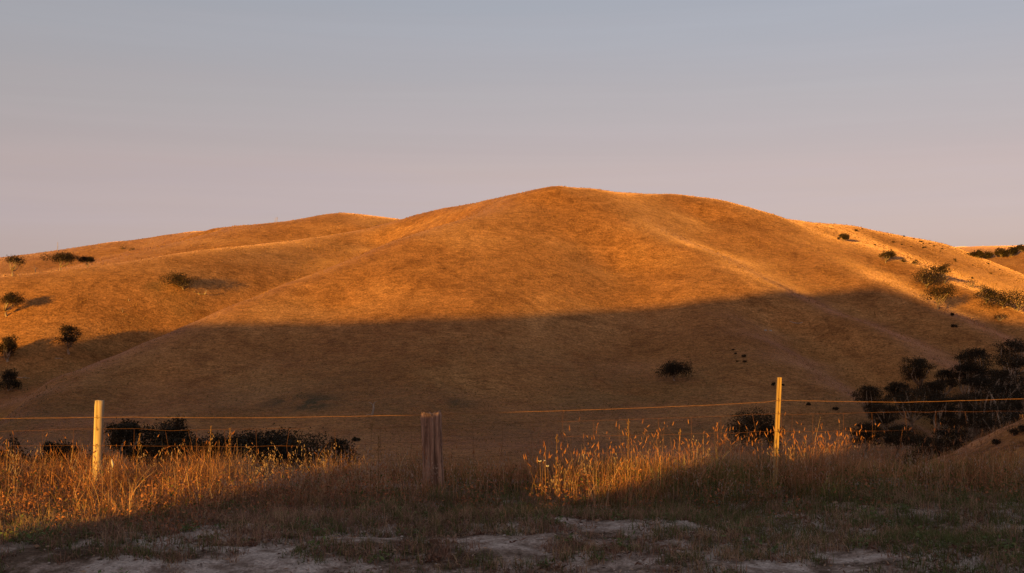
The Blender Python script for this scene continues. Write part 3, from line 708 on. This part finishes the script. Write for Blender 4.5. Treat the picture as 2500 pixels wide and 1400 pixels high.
# ------------------------------------------------------------------ wire fence along the verge
FD = 10.9
def FP(px, py, d=FD): return np.array(P3(px, py, d))
fence = empty('wire_fence', (0, FD, -1.72))
tag(fence, 'rusty wire farm fence on three unlike wooden posts along the grass verge', 'fence')
def rel(p): return np.asarray(p, float)-np.array([0, FD, -1.72])
rng = np.random.default_rng(77)
def post_mesh(bot, top, prof, rough, nz=24, tilt_top=0.0, rng=rng, groove=None):
    """post swept from bot to top with cross-section prof (closed list of x, y)"""
    bot = rel(bot); top = rel(top); prof = np.array(prof); n = len(prof); v = []
    base_n = rng.normal(size=n)*rough
    for i in range(nz+1):
        t = i/nz; c = bot+(top-bot)*t
        wob = base_n*0.7+rng.normal(size=n)*rough*0.5
        s = 1+0.05*math.sin(5*t+1)*(rough > 0.02)
        if i == nz: s *= 0.93
        p = prof*(s+wob)[:, None]
        z = np.full(n, c[2]); 
        if i >= nz-1: z = z+rng.normal(size=n)*rough*0.22+tilt_top*p[:, 0]
        v.append(np.stack([p[:, 0]+c[0], p[:, 1]+c[1], z], 1))
    v = np.concatenate(v); q = []
    for i in range(nz):
        for k in range(n): q.append((i*n+k, i*n+(k+1) % n, (i+1)*n+(k+1) % n, (i+1)*n+k))
    ct = len(v); v = np.concatenate([v, [v[-n:].mean(0)+np.array([0, 0, 0.004])]]); b = nz*n
    tris = [(b+k, b+(k+1) % n, ct) for k in range(n)]
    return v, q, tris
circ = lambda r, n, ry=1.0: [(r*math.cos(2*math.pi*k/n), r*ry*math.sin(2*math.pi*k/n)) for k in range(n)]
v, q, t = post_mesh(FP(233, 1265), FP(243, 978), [(a*(0.84 if k in (26, 27) else 0.93 if k == 29 else 1), b*(0.84 if k in (26, 27) else 0.93 if k == 29 else 1)) for k, (a, b) in enumerate(circ(0.045, 36))], 0.010, 20)
p1 = link_mesh('post', v, q, t, M_PINE, fence); p1['label'] = 'round treated pine post leaning slightly, sunlit'
# weathered split post: squarish, furrowed, with drying cracks
n = 72; prof = []
for k in range(n):
    a = 2*math.pi*k/n; c, s = math.cos(a), math.sin(a)
    r = 0.104/max(abs(c), abs(s)*1.05)**0.72
    r *= 1+0.012*math.sin(9*a+0.5)+0.012*math.sin(23*a)-(0.13 if k == 52 else 0)-(0.08 if k in (58, 47) else 0)
    prof.append((r*c, r*s))
v, q, t = post_mesh(FP(1062, 1265), FP(1052, 1010), prof, 0.036, 40, 0.05)
p2 = link_mesh('post', v, q, t, M_SPLIT, fence); p2['label'] = 'thick weathered split hardwood post, furrowed and shaded'
w = 0.0195; prof = [(-w, -0.018), (-0.006, -0.018), (-0.003, -0.004), (0.003, -0.004), (0.006, -0.018), (w, -0.018), (w, 0.018), (-w, 0.018)]
v, q, t = post_mesh(FP(1887.5, 1265), FP(1903, 922), prof, 0.0, 12)
p3 = link_mesh('post', v, q, t, M_PICKET, fence, smooth=False); p3['label'] = 'slim square dropper with a groove down its face, sunlit'
def strand(name, px, r, sag=0.0, wob=0.0, dy=-0.0):
    pts = []
    for a, b in zip(px[:-1], px[1:]):
        m = max(2, int(abs(b[0]-a[0])/40))
        for k in range(m):
            f = k/m; pts.append((a[0]+(b[0]-a[0])*f, a[1]+(b[1]-a[1])*f+4*sag*f*(1-f)))
    pts.append(px[-1])
    P = [rel(FP(x, y))+np.array([0, dy, 0])+rng.normal(size=3)*wob for x, y in pts]
    a = Acc(); a.tube(P, r, 5); return a
top_w = [(-420,1026),(-60,1022),(120,1020),(241,1018),(640,1019.5),(1053,1012),(1400,1001.5),(1700,990),(1870,981),(1899,976.5),(1925,977.5),(2200,982),(2500,973),(2960,962)]
strand('w', top_w, 0.0023, 0, 0.0008, -0.047).build('top_wire', M_WIRE, fence)
# wire netting hung below the top wire
row2 = [(-420,1062),(238,1046),(340,1047),(420,1050),(500,1048),(575,1046),(760,1046),(1055,1040),(1270,1031),(1500,1025),(1700,1018),(1833,1012),(1894,1008),(1935,1011),(2060,1008),(2300,1004),(2500,1004),(2960,994)]
row3 = [(-420,1094),(0,1088),(240,1087),(345,1088),(500,1090),(800,1086),(1055,1078),(1300,1066),(1530,1062),(1790,1056),(1892,1053),(2060,1052),(2500,1046),(2960,1038)]
row4 = [(x, y+42) for x, y in row3]; row5 = [(x, y+90) for x, y in row3]; row6 = [(x, y+138) for x, y in row3]
net = Acc()
for k, rw in enumerate((row2, row3, row4)):
    s = strand('w', rw, 0.0012, 0, 0.003, -0.047); net.add(s.v[0], s.q[0])
def yat(rw, x): return np.interp(x, [p[0] for p in rw], [p[1] for p in rw])
xs = [1375-74.5*k for k in range(24)]+[1455,1533,1607,1684,1757,1833,1910,1982,2055]+[2055+74.5*k for k in range(1, 12)]
for x in xs:
    x = x+rng.normal()*3; ys = [yat(r, x) for r in (row2, row3, row4)]
    if 1360 < x < 1390 or 1866 < x < 1880: ys = [yat(top_w, x)]+ys
    net.tube([rel(FP(x+rng.normal()*2.5, y))+np.array([0, -0.047, 0]) for y in ys], 0.0013, 4)
net.build('wire_netting', M_NET, fence)

# fencing staples holding the wires to the two thinner posts
for pst, px, dy, rows in ((p1, 241, -0.046, (top_w, row2, row3)), (p3, 1899, -0.020, (top_w, row2, row3))):
    for rw in rows:
        c = rel(FP(px, yat(rw, px))); a = Acc()
        a.tube([c+np.array([-0.004, dy+0.012, 0.016]), c+np.array([-0.004, dy-0.006, 0.014]), c+np.array([0, dy-0.009, 0]), c+np.array([0.004, dy-0.006, -0.014]), c+np.array([0.004, dy+0.012, -0.016])], 0.0022, 5)
        a.build('staple', M_WIRE, pst)
# ------------------------------------------------------------------ grass and weeds of the verge
rng = np.random.default_rng(11)
def blades(x, y, z, h, w, lean, c0, c1, seg=3, yaw=None):
    """curved tapering blades; x.. arrays; lean = bend as a share of the height; colours root and tip"""
    n = len(x); yaw = rng.uniform(0, 2*math.pi, n) if yaw is None else yaw; dirx, diry = np.cos(yaw), np.sin(yaw)
    face = rng.uniform(0, math.pi, n); wx, wy = np.cos(face), np.sin(face)
    t = np.linspace(0, 1, seg+1)[None]
    b = (lean*h)[:, None]*t**2.0
    cx = x[:, None]+dirx[:, None]*b; cy = y[:, None]+diry[:, None]*b
    cz = z[:, None]+h[:, None]*t*(1-0.25*np.minimum(lean, 1.5)[:, None]*t)
    ww = (w[:, None]*0.5)*(1-0.85*t**1.3)
    L = np.stack([cx-wx[:, None]*ww, cy-wy[:, None]*ww, cz], -1); R = np.stack([cx+wx[:, None]*ww, cy+wy[:, None]*ww, cz], -1)
    v = np.stack([L, R], 2).reshape(-1, 3)
    base = (np.arange(n)*(seg+1)*2)[:, None, None]; i = (np.arange(seg)*2)[None, :, None]
    q = (base+i+np.array([0, 1, 3, 2])[None, None]).reshape(-1, 4)
    col = c0[:, None]+(c1-c0)[:, None]*t[..., None]
    col = np.repeat(col[:, :, None], 2, 2).reshape(-1, 3)
    tips = np.stack([cx[:, -1], cy[:, -1], cz[:, -1]], 1); td = tips-np.stack([cx[:, -2], cy[:, -2], cz[:, -2]], 1)
    return v, q, col, tips, td/(np.linalg.norm(td, axis=1)[:, None]+1e-9)
class GAcc:
    def __init__(s): s.v = []; s.q = []; s.c = []; s.n = 0
    def add(s, v, q, c): s.v.append(v); s.q.append(q+s.n); s.c.append(c); s.n += len(v)
    def build(s, name): return link_mesh(name, np.concatenate(s.v), np.concatenate(s.q), mat=M_GRASS, cols=np.clip(np.concatenate(s.c)*np.array([1.25, 1.10, 1.15]), 0, 0.75), smooth=False)
def pxof(x, y): return CX+F_PX*x/y
def lerp(a, b, t): a = np.array(a); b = np.array(b); return a+(b-a)*np.asarray(t)[:, None]
FRONT = ([-400,0,300,500,560,700,1000,1250,1300,1450,1600,1800,2100,2500,2900],[8.9,8.95,9.0,9.1,9.6,9.8,9.95,9.95,9.7,9.7,9.85,9.95,10.1,10.1,10.0])
GREENX = ([-400,0,500,900,1250,1320,1600,1900,2500,2900],[0.30,0.25,0.15,0.25,0.65,0.35,0.7,1.0,1.1,1.0])
HX = ([-400,0,250,500,600,900,1000,1250,1320,1700,2000,2200,2500,2900],[0.30,0.31,0.35,0.36,0.29,0.31,0.31,0.33,0.38,0.44,0.43,0.33,0.34,0.38])
tall = GAcc()
N = 74000
x = rng.uniform(-6.6, 6.6, N); y = rng.uniform(8.7, 12.6, N)
px = pxof(x, y); fr = np.interp(px, *FRONT)+0.35*vnoise(x/0.5, y/0.5, 21)
dens = np.clip((y-fr)/0.5, 0, 1)*(0.45+0.55*np.clip(0.5+vnoise(x/0.45, y/0.45, 22)+0.4*vnoise(x/0.15, y/0.15, 23), 0, 1))
k = rng.uniform(0, 1, N) < dens; x, y, px, fr = x[k], y[k], px[k], fr[k]; n = len(x)
z = ground_z(x, y)-0.01
edge = np.clip((y-fr)/0.9, 0.25, 1)
h = np.interp(px, *HX)*edge*rng.uniform(0.35, 1.0, n)**0.8*(1+0.35*(rng.uniform(0, 1, n) < 0.06))*(1+0.36*vnoise(x/0.5, y/0.5, 24)+0.26*vnoise(x/0.17, y/0.17, 29))
gshare = np.interp(px, *GREENX)*np.clip(0.7+0.8*vnoise(x/0.6, y/0.6, 25), 0, 1.3)
isg = rng.uniform(0, 1, n) < gshare*0.95
r = rng.uniform(0, 1, n)
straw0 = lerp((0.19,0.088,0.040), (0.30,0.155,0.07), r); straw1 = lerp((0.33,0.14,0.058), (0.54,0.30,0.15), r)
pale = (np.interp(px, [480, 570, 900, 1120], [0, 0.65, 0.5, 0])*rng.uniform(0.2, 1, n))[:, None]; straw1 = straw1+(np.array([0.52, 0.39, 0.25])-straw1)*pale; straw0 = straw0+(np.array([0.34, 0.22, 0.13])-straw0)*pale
g0 = lerp((0.040,0.078,0.018), (0.07,0.125,0.028), r); g1 = lerp((0.10,0.135,0.035), (0.20,0.175,0.06), r)
dark = (rng.uniform(0, 1, n) < 0.25)[:, None]
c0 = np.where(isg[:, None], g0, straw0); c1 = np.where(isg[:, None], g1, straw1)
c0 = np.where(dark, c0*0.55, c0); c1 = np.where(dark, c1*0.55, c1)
h = np.where(isg, h*0.8, h)
tuft = math.pi*2.2*vnoise(x/0.22, y/0.22, 26)+rng.normal(size=n)*1.1        # blades of a tuft lean the same way
lum = (np.clip(1+0.6*vnoise(x/0.07, y/0.25, 27)+0.4*vnoise(x/0.3, y/0.4, 28), 0.25, 2)*rng.uniform(0.45, 1.5, n))[:, None]                          # some tufts bleached, some weathered
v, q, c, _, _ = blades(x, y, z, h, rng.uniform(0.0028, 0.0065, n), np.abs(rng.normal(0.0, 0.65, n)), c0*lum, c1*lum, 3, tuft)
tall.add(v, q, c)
# stout bleached stalks that catch the skylight
m = 2600; X = rng.uniform(-6.4, 6.4, m); Y = rng.uniform(9.0, 11.6, m); PXs = pxof(X, Y); F = np.interp(PXs, *FRONT)
kk = (Y > F+0.1) & (vnoise(X/0.28, Y/0.28, 41)+0.3 > rng.uniform(-0.4, 0.9, m)*(1+0.5*np.interp(PXs, *GREENX))); X, Y, PXs = X[kk], Y[kk], PXs[kk]; m = len(X); r2 = rng.uniform(0, 1, m)
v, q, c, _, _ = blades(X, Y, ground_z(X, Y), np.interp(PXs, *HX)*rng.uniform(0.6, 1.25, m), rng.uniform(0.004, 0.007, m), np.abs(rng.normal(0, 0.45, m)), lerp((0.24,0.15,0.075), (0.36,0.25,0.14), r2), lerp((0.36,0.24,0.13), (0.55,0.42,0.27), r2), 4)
tall.add(v, q, c)
# leafy understory: curled dead leaves, dock and clover caught among the stems
m = 90000; X = rng.uniform(-6.6, 6.6, m); Y = rng.uniform(8.5, 11.2, m); PXs = pxof(X, Y); F = np.interp(PXs, *FRONT)-0.25
kk = (Y > F+0.3*vnoise(X/0.4, Y/0.4, 43)) & (0.5+vnoise(X/0.3, Y/0.3, 42) > rng.uniform(-0.2, 1, m)); X, Y, PXs, F = X[kk], Y[kk], PXs[kk], F[kk]; m = len(X); r2 = rng.uniform(0, 1, m)
P = np.stack([X, Y, ground_z(X, Y)+rng.uniform(0, 1, m)**1.5*0.24*np.clip((Y-F)/0.5, 0.25, 1)], 1)
a = rng.normal(size=(m, 3)); a /= np.linalg.norm(a, axis=1)[:, None]; b = np.cross(a, rng.normal(size=(m, 3))); b /= np.linalg.norm(b, axis=1)[:, None]
L = rng.uniform(0.006, 0.020, m)[:, None]; wd = rng.uniform(0.2, 0.6, m)[:, None]
v = np.stack([P-a*L, P+b*L*wd, P+a*L, P-b*L*wd], 1).reshape(-1, 3)
gg = (rng.uniform(0, 1, m) < np.interp(PXs, *GREENX)*0.55)[:, None]
col = np.where(gg, lerp((0.05,0.07,0.022), (0.10,0.125,0.04), r2), lerp((0.15,0.065,0.036), (0.42,0.20,0.10), r2))
tall.add(v, np.arange(4*m).reshape(-1, 4), np.repeat(col, 4, 0))
# leaning and broken straws among the stand
m = 2600; i = rng.choice(n, m)
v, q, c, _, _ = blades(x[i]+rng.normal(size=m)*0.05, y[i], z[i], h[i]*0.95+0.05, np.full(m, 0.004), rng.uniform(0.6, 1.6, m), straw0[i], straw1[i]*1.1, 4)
tall.add(v, q, c)
def spikes(tips, td, L, R, cols):
    """seed spikes: slim spindles continuing each stem"""
    n = len(tips); a = np.cross(td, np.array([0.3, 0.9, 0.2])); a /= np.linalg.norm(a, axis=1)[:, None]; b = np.cross(td, a)
    ts = np.array([0, 0.2, 0.6, 1.0]); rs = np.array([0.35, 1.0, 0.85, 0.12]); th = np.arange(5)*2*math.pi/5
    ctr = tips[:, None]+td[:, None]*(L[:, None]*ts)[..., None]
    ring = a[:, None, None]*np.cos(th)[None, None, :, None]+b[:, None, None]*np.sin(th)[None, None, :, None]
    v = ctr[:, :, None]+ring*(R[:, None, None, None]*rs[None, :, None, None])
    base = (np.arange(n)*20)[:, None, None, None]; ii = (np.arange(3)*5)[None, :, None, None]; j = np.arange(5)[None, None, :, None]
    o = np.concatenate([j, (j+1) % 5, (j+1) % 5+5, j+5], -1)
    return v.reshape(-1, 3), (base+ii+o).reshape(-1, 4), np.repeat(cols, 20, 0)
def stems(n, xr, yr, hlo, hhi, pxr, col0, col1, lean=0.15, w=0.0028):
    y = rng.uniform(*yr, n); px = rng.uniform(*pxr, n); x = (px-CX)/F_PX*y
    fr = np.interp(px, *FRONT)
    y = np.maximum(y, fr+0.25); z = ground_z(x, y)
    h = rng.uniform(hlo, hhi, n); r = rng.uniform(0, 1, n)
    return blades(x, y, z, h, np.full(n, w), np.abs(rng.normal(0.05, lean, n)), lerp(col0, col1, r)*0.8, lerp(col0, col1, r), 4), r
# foxtail-like heads, mostly in the right half
for cnt, pr, lo, hi in ((420,(1290,2120),0.38,0.60),(60,(1400,2100),0.58,0.74),(110,(2100,2900),0.36,0.55),(34,(2100,2600),0.5,0.70),(110,(560,1290),0.28,0.46),(200,(-400,560),0.34,0.54)):
    (v, q, c, tp, td), r = stems(cnt, None, (9.6, 11.6), lo, hi, pr, (0.16,0.085,0.035), (0.34,0.21,0.09), 0.22)
    tall.add(v, q, c)
    td = td+rng.normal(size=td.shape)*0.22; td /= np.linalg.norm(td, axis=1)[:, None]
    v, q, c = spikes(tp, td, rng.uniform(0.022, 0.062, cnt), rng.uniform(0.0026, 0.0048, cnt), lerp((0.22,0.09,0.036), (0.40,0.20,0.085), r)); tall.add(v, q, c)
# wild oats with hanging pale spikelets
for cnt, pr, lo, hi in ((25,(-300,540),0.42,0.62),(70,(620,900),0.34,0.56),(40,(900,1060),0.34,0.5),(30,(1060,1500),0.32,0.48),(80,(1500,2600),0.36,0.56)):
    (v, q, c, tp, td), r = stems(cnt, None, (9.7, 11.6), lo, hi, pr, (0.26,0.18,0.09), (0.44,0.33,0.20), 0.4)
    tall.add(v, q, c)
    for s in range(9):
        f = rng.uniform(0, 1, cnt)
        p = tp-td*(f*0.20)[:, None]+np.stack([rng.normal(size=cnt)*0.026, rng.normal(size=cnt)*0.026, -rng.uniform(0.0, 0.035, cnt)], 1)
        d = np.stack([rng.normal(size=cnt)*0.3, rng.normal(size=cnt)*0.3, -np.ones(cnt)], 1); d /= np.linalg.norm(d, axis=1)[:, None]
        v, q, c = spikes(p, d, rng.uniform(0.016, 0.032, cnt), np.full(cnt, 0.0034), lerp((0.22,0.165,0.115), (0.42,0.34,0.26), rng.uniform(0, 1, cnt))); tall.add(v, q, c)
tag(tall.build('tall_grass'), 'tall dry roadside grass with seed heads along the wire fence', 'grass', kind='stuff')

# low weeds and litter over the bare verge
low = GAcc()
def cover(x, y): return vnoise(x/0.62, y/0.42, 31)+0.6*vnoise(x/0.2, y/0.15, 32)
T = 24000
x = rng.uniform(-6.2, 6.2, T); y = rng.uniform(5.6, 10.6, T)
cv = 1.5*cover(x, y)+(y-7.3)*0.38
k = (cv > rng.uniform(-0.35, 0.55, T)); x, y = x[k], y[k]
nb = 9; n = len(x)*nb
X = np.repeat(x, nb)+rng.normal(size=n)*0.028; Y = np.repeat(y, nb)+rng.normal(size=n)*0.028
tz = rng.uniform(0, 1, len(x)); kind = np.repeat(tz+0.25*vnoise(x/0.5, y/0.4, 34), nb); px = pxof(X, Y)
H = rng.uniform(0.02, 0.10, n)*(1+0.4*np.repeat(rng.uniform(0, 1, len(x)), nb))*np.clip(0.75+0.16*(Y-7.5), 0.6, 1.5)
r = rng.uniform(0, 1, n)
gsh = np.interp(px, *GREENX)*0.4+0.22
brown = lerp((0.15,0.09,0.065), (0.40,0.26,0.18), r); gr = lerp((0.065,0.09,0.03), (0.14,0.175,0.06), r); st = lerp((0.28,0.19,0.11), (0.52,0.40,0.25), r)
c0 = np.where((kind < gsh)[:, None], gr, np.where((kind > 0.86)[:, None], st, brown))
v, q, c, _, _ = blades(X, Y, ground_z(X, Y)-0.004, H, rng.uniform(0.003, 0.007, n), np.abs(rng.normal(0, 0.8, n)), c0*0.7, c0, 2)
low.add(v, q, c)
# broad leaved weeds
W = 420; wx = rng.uniform(-6, 6, W); wy = rng.uniform(6.6, 10.2, W); s = cover(wx, wy)+(wy-8.3)*0.5 > -0.1; wx, wy = wx[s], wy[s]
nl = 46; n = len(wx)*nl; big = np.repeat(rng.uniform(0.4, 1.0, len(wx)), nl)
P = np.stack([np.repeat(wx, nl)+rng.normal(size=n)*0.07*big, np.repeat(wy, nl)+rng.normal(size=n)*0.06*big, np.zeros(n)], 1)
P[:, 2] = ground_z(P[:, 0], P[:, 1])+np.abs(rng.normal(size=n))*0.035*big+0.005
a = rng.normal(size=(n, 3))*np.array([1, 1, 0.5]); a /= np.linalg.norm(a, axis=1)[:, None]; b = np.cross(a, rng.normal(size=(n, 3))*0.4+np.array([0, 0, 1])); b /= np.linalg.norm(b, axis=1)[:, None]
L = (rng.uniform(0.010, 0.026, n)*(0.6+0.5*big))[:, None]
v = np.stack([P-a*L, P+b*L*0.5, P+a*L, P-b*L*0.5], 1).reshape(-1, 3)
hue = np.repeat(rng.uniform(0, 1, len(wx)), nl); col = np.where((hue < 0.6)[:, None], lerp((0.06,0.092,0.034), (0.14,0.195,0.07), rng.uniform(0, 1, n)), lerp((0.09,0.05,0.035), (0.2,0.12,0.08), rng.uniform(0, 1, n)))
low.add(v, np.arange(4*n).reshape(-1, 4), np.repeat(col, 4, 0))
# dry litter
n = 80000; X = rng.uniform(-6.2, 6.2, n); Y = rng.uniform(5.6, 11.0, n)
k = 1.5*cover(X, Y)+(Y-7.4)*0.38 > rng.uniform(-0.9, 0.9, n); X, Y = X[k], Y[k]; n = len(X)
P = np.stack([X, Y, ground_z(X, Y)+rng.uniform(0.001, 0.02, n)], 1)
a = rng.normal(size=(n, 3))*np.array([1, 1, 0.35]); a /= np.linalg.norm(a, axis=1)[:, None]; b = np.cross(a, rng.normal(size=(n, 3))*0.5+np.array([0, 0, 1])); b /= np.linalg.norm(b, axis=1)[:, None]
L = rng.uniform(0.006, 0.03, n)[:, None]; wd = rng.uniform(0.1, 0.45, n)[:, None]
v = np.stack([P-a*L, P+b*L*wd, P+a*L, P-b*L*wd], 1).reshape(-1, 3)
hue = rng.uniform(0, 1, n); col = np.where((hue < 0.7)[:, None], lerp((0.06,0.035,0.025), (0.17,0.10,0.07), rng.uniform(0, 1, n)), lerp((0.22,0.15,0.09), (0.42,0.33,0.24), rng.uniform(0, 1, n)))
low.add(v, np.arange(4*n).reshape(-1, 4), np.repeat(col, 4, 0))
gv = []; gq = []; gc = []
n = 5200; X = rng.uniform(-6.0, 6.0, n); Y = rng.uniform(6.0, 9.9, n); S = np.abs(rng.normal(0, 0.006, n))+0.003; Zs = ground_z(X, Y)
oct_ = np.array([(1,0,0),(0,1,0),(-1,0,0),(0,-1,0),(0,0,0.7),(0,0,-0.5)], float)
jit = rng.uniform(0.7, 1.3, (n, 6, 1)); V = oct_[None]*jit*S[:, None, None]+np.stack([X, Y, Zs+0.3*S], 1)[:, None]
Fq = np.array([(0,1,4,4),(1,2,4,4),(2,3,4,4),(3,0,4,4)])[:, :3]
tr = (np.arange(n)[:, None, None]*6+Fq[None]).reshape(-1, 3)
gcol = np.repeat(lerp((0.20,0.15,0.13), (0.62,0.54,0.52), rng.uniform(0, 1, n)**1.5), 6, 0)
tag(link_mesh('gravel', V.reshape(-1, 3), None, tr, M_GRASS, cols=gcol, smooth=False), 'fine gravel scattered on the bare dirt of the verge', 'gravel', kind='stuff')
tag(low.build('ground_cover'), 'low weeds, dead grass and litter on the bare verge', 'weeds', kind='stuff')

# single tall stalks that stand clear of the grass
def stalk(px, base_py, top_py, d, head, label, seed, lean=0.0, name='seed_stalk'):
    rg = np.random.default_rng(seed); x = (px-CX)/F_PX*d; zb = float(ground_z(np.array([x]), np.array([d]))[0]); zt = (HY-top_py)/F_PX*d; H = zt-zb
    root = empty(name, (x, d, zb)); tag(root, label, 'stalk')
    a = Acc(); pts = [(lean*H*t*t, 0.01*math.sin(4*t), H*t) for t in np.linspace(0, 1, 7)]
    a.tube(pts, np.linspace(0.0042, 0.0016, 7), 5); a.build('stem', M_STALK, root)
    hd = Acc(); m = int(10+head*70)
    for i in range(m):
        t = 1-head*(i/m); p = np.array([lean*H*t*t, 0, H*t])
        o = rg.normal(size=3)*np.array([0.006, 0.006, 0.004])*(0.6+0.6*(1-t)/max(head, .01))
        hd.tube([p+o, p+o*1.6+np.array([0, 0, 0.007]), p+o*1.3+np.array([0, 0, 0.016])], [0.0022, 0.0036, 0.001], 4)
    hd.build('seed_head', M_STALK, root)
M_STALK = make_noise_mat('dry_stalk', (0.15,0.075,0.03), (0.32,0.18,0.08), 30)
stalk(512,1200,1043,10.5,0.32,'tall rusty seed stalk at the right end of the lit grass, left of its twin',1,0.02)
stalk(559,1200,1048,10.5,0.38,'rusty seed stalk standing right of its twin beside the lit grass',2,0.02)
stalk(904,1200,1034,10.4,0.10,'tallest pale thin stalk just left of the weathered post',3,0.02)
stalk(924,1200,1068,10.4,0.25,'shorter pale stalk between the tallest thin stalk and the weathered post',4,0.0)
stalk(1533,1200,1026,10.4,0.22,'tall spiky seed stalk reaching the netting in the right lit grass',5,0.01)
stalk(1357,1200,1064,10.4,0.12,'seed stalk at the left end of the right lit grass',6,0.02)
stalk(1656,1200,1050,10.4,0.08,'upright stalk rising above the grass left of the slim dropper',7,0.03)
stalk(2170,1230,1070,10.2,0.10,'leaning straw rising right of the slim dropper before the dark trees',8,-0.12)
stalk(330,1200,1060,10.5,0.2,'bent rusty stalk in the lit grass just right of the round pine post',9,0.08)
stalk(16,1200,1075,10.5,0.35,'rusty seed stalk at the far left of the lit grass',10,0.01)
# pale blooms among the grass
def bloom(px, py, d, r, label, seed):
    rg = np.random.default_rng(seed); p = Vector(P3(px, py, d)); root = empty('flower', (p.x, p.y, -1.72)); tag(root, label, 'flower', None)
    hh = p.z+1.72; a = Acc(); a.tube([(0.02, 0, -0.02), (0.01, 0, hh*0.5), (0, 0, hh)], [0.0025, 0.002, 0.0018], 5); a.build('stem', M_STALK, root)
    b = Acc()
    for i in range(11):
        t = i*2*math.pi/11+rg.uniform(-.2, .2); d2 = np.array([math.cos(t), math.sin(t)*0.9, rg.uniform(0.2, 0.9)])*r
        b.tube([(0, 0, hh), tuple(d2*0.6+np.array([0, 0, hh])), tuple(d2+np.array([0, 0, hh+0.15*r]))], [r*0.12, r*0.30, r*0.08], 5)
    b.build('petals', M_PETAL, root)
bloom(1318,1128,10.1,0.016,'small white bloom highest at the left end of the right lit grass',1)
bloom(1329,1126,10.15,0.013,'smaller white bloom close beside the highest one',2)
bloom(1337,1140,10.0,0.016,'white bloom lowest of the three at the left end of the right lit grass',3)
# white lily-like bloom by the pine post
p = Vector(P3(275, 1140, 10.6)); root = empty('lily', (p.x, p.y, -1.75)); tag(root, 'upright white bloom behind the lit grass right of the round pine post', 'flower')
a = Acc(); a.tube([(0, 0, -0.03), (0, 0, p.z+1.75)], [0.004, 0.003], 6); a.build('stem', M_STALK, root)
b = Acc(); h0 = p.z+1.75; b.tube([(0, 0, h0-0.01), (0.002, 0, h0+0.02), (-0.005, 0, h0+0.05), (-0.010, 0, h0+0.078)], [0.004, 0.013, 0.010, 0.002], 8); b.build('petals', M_PETAL, root)
for i, (px, py, sz, lab) in enumerate([(581,1322,0.022,'pale stone on the bare verge right of the lit grass'),(528,1314,0.014,'smaller pale stone left of the larger one on the bare verge'),(2090,1373,0.02,'pale stone on the bare dirt at bottom right'),(745,1296,0.016,'pale stone on the verge below the pale grass tuft')]):
    d = 4610.0/(py-780); make_stone(px, py, sz, lab, d, 20+i)

# coarse grass on the near spur at the right
n = 9000; x = rng.uniform(24, 52, n); y = rng.uniform(66, 96, n); z = land(x, y)
k = (z > -17) & (vnoise(x/2.2, y/2.2, 51)+0.3 > rng.uniform(-0.6, 0.8, n)); x, y, z = x[k], y[k], z[k]; n = len(x); r = rng.uniform(0, 1, n)
bank = GAcc(); v, q, c, _, _ = blades(x, y, z-0.03, rng.uniform(0.2, 0.55, n), rng.uniform(0.03, 0.07, n), np.abs(rng.normal(0, 0.6, n)), lerp((0.10,0.055,0.025), (0.20,0.12,0.05), r), lerp((0.22,0.12,0.05), (0.40,0.24,0.11), r), 2)
bank.add(v, q, c); tag(bank.build('bank_grass'), 'dry grass on the pale bank behind the fence at right', 'grass', kind='stuff')
for i, (px, py, w, h, lab) in enumerate([(2478,1026,34,16,'small dark scrub on the crest of the pale bank at the right edge'),(2432,1052,26,11,'small dark scrub lower on the crest of the pale bank'),(2498,1062,30,14,'dark scrub on the face of the pale bank at the right edge')]):
    d = 84.0; b = place(px, py, d); make_shrub('shrub', b, h/F_PX*d*1.3, w/F_PX*d, lab, 700+i, leaf=0.13, n=500)
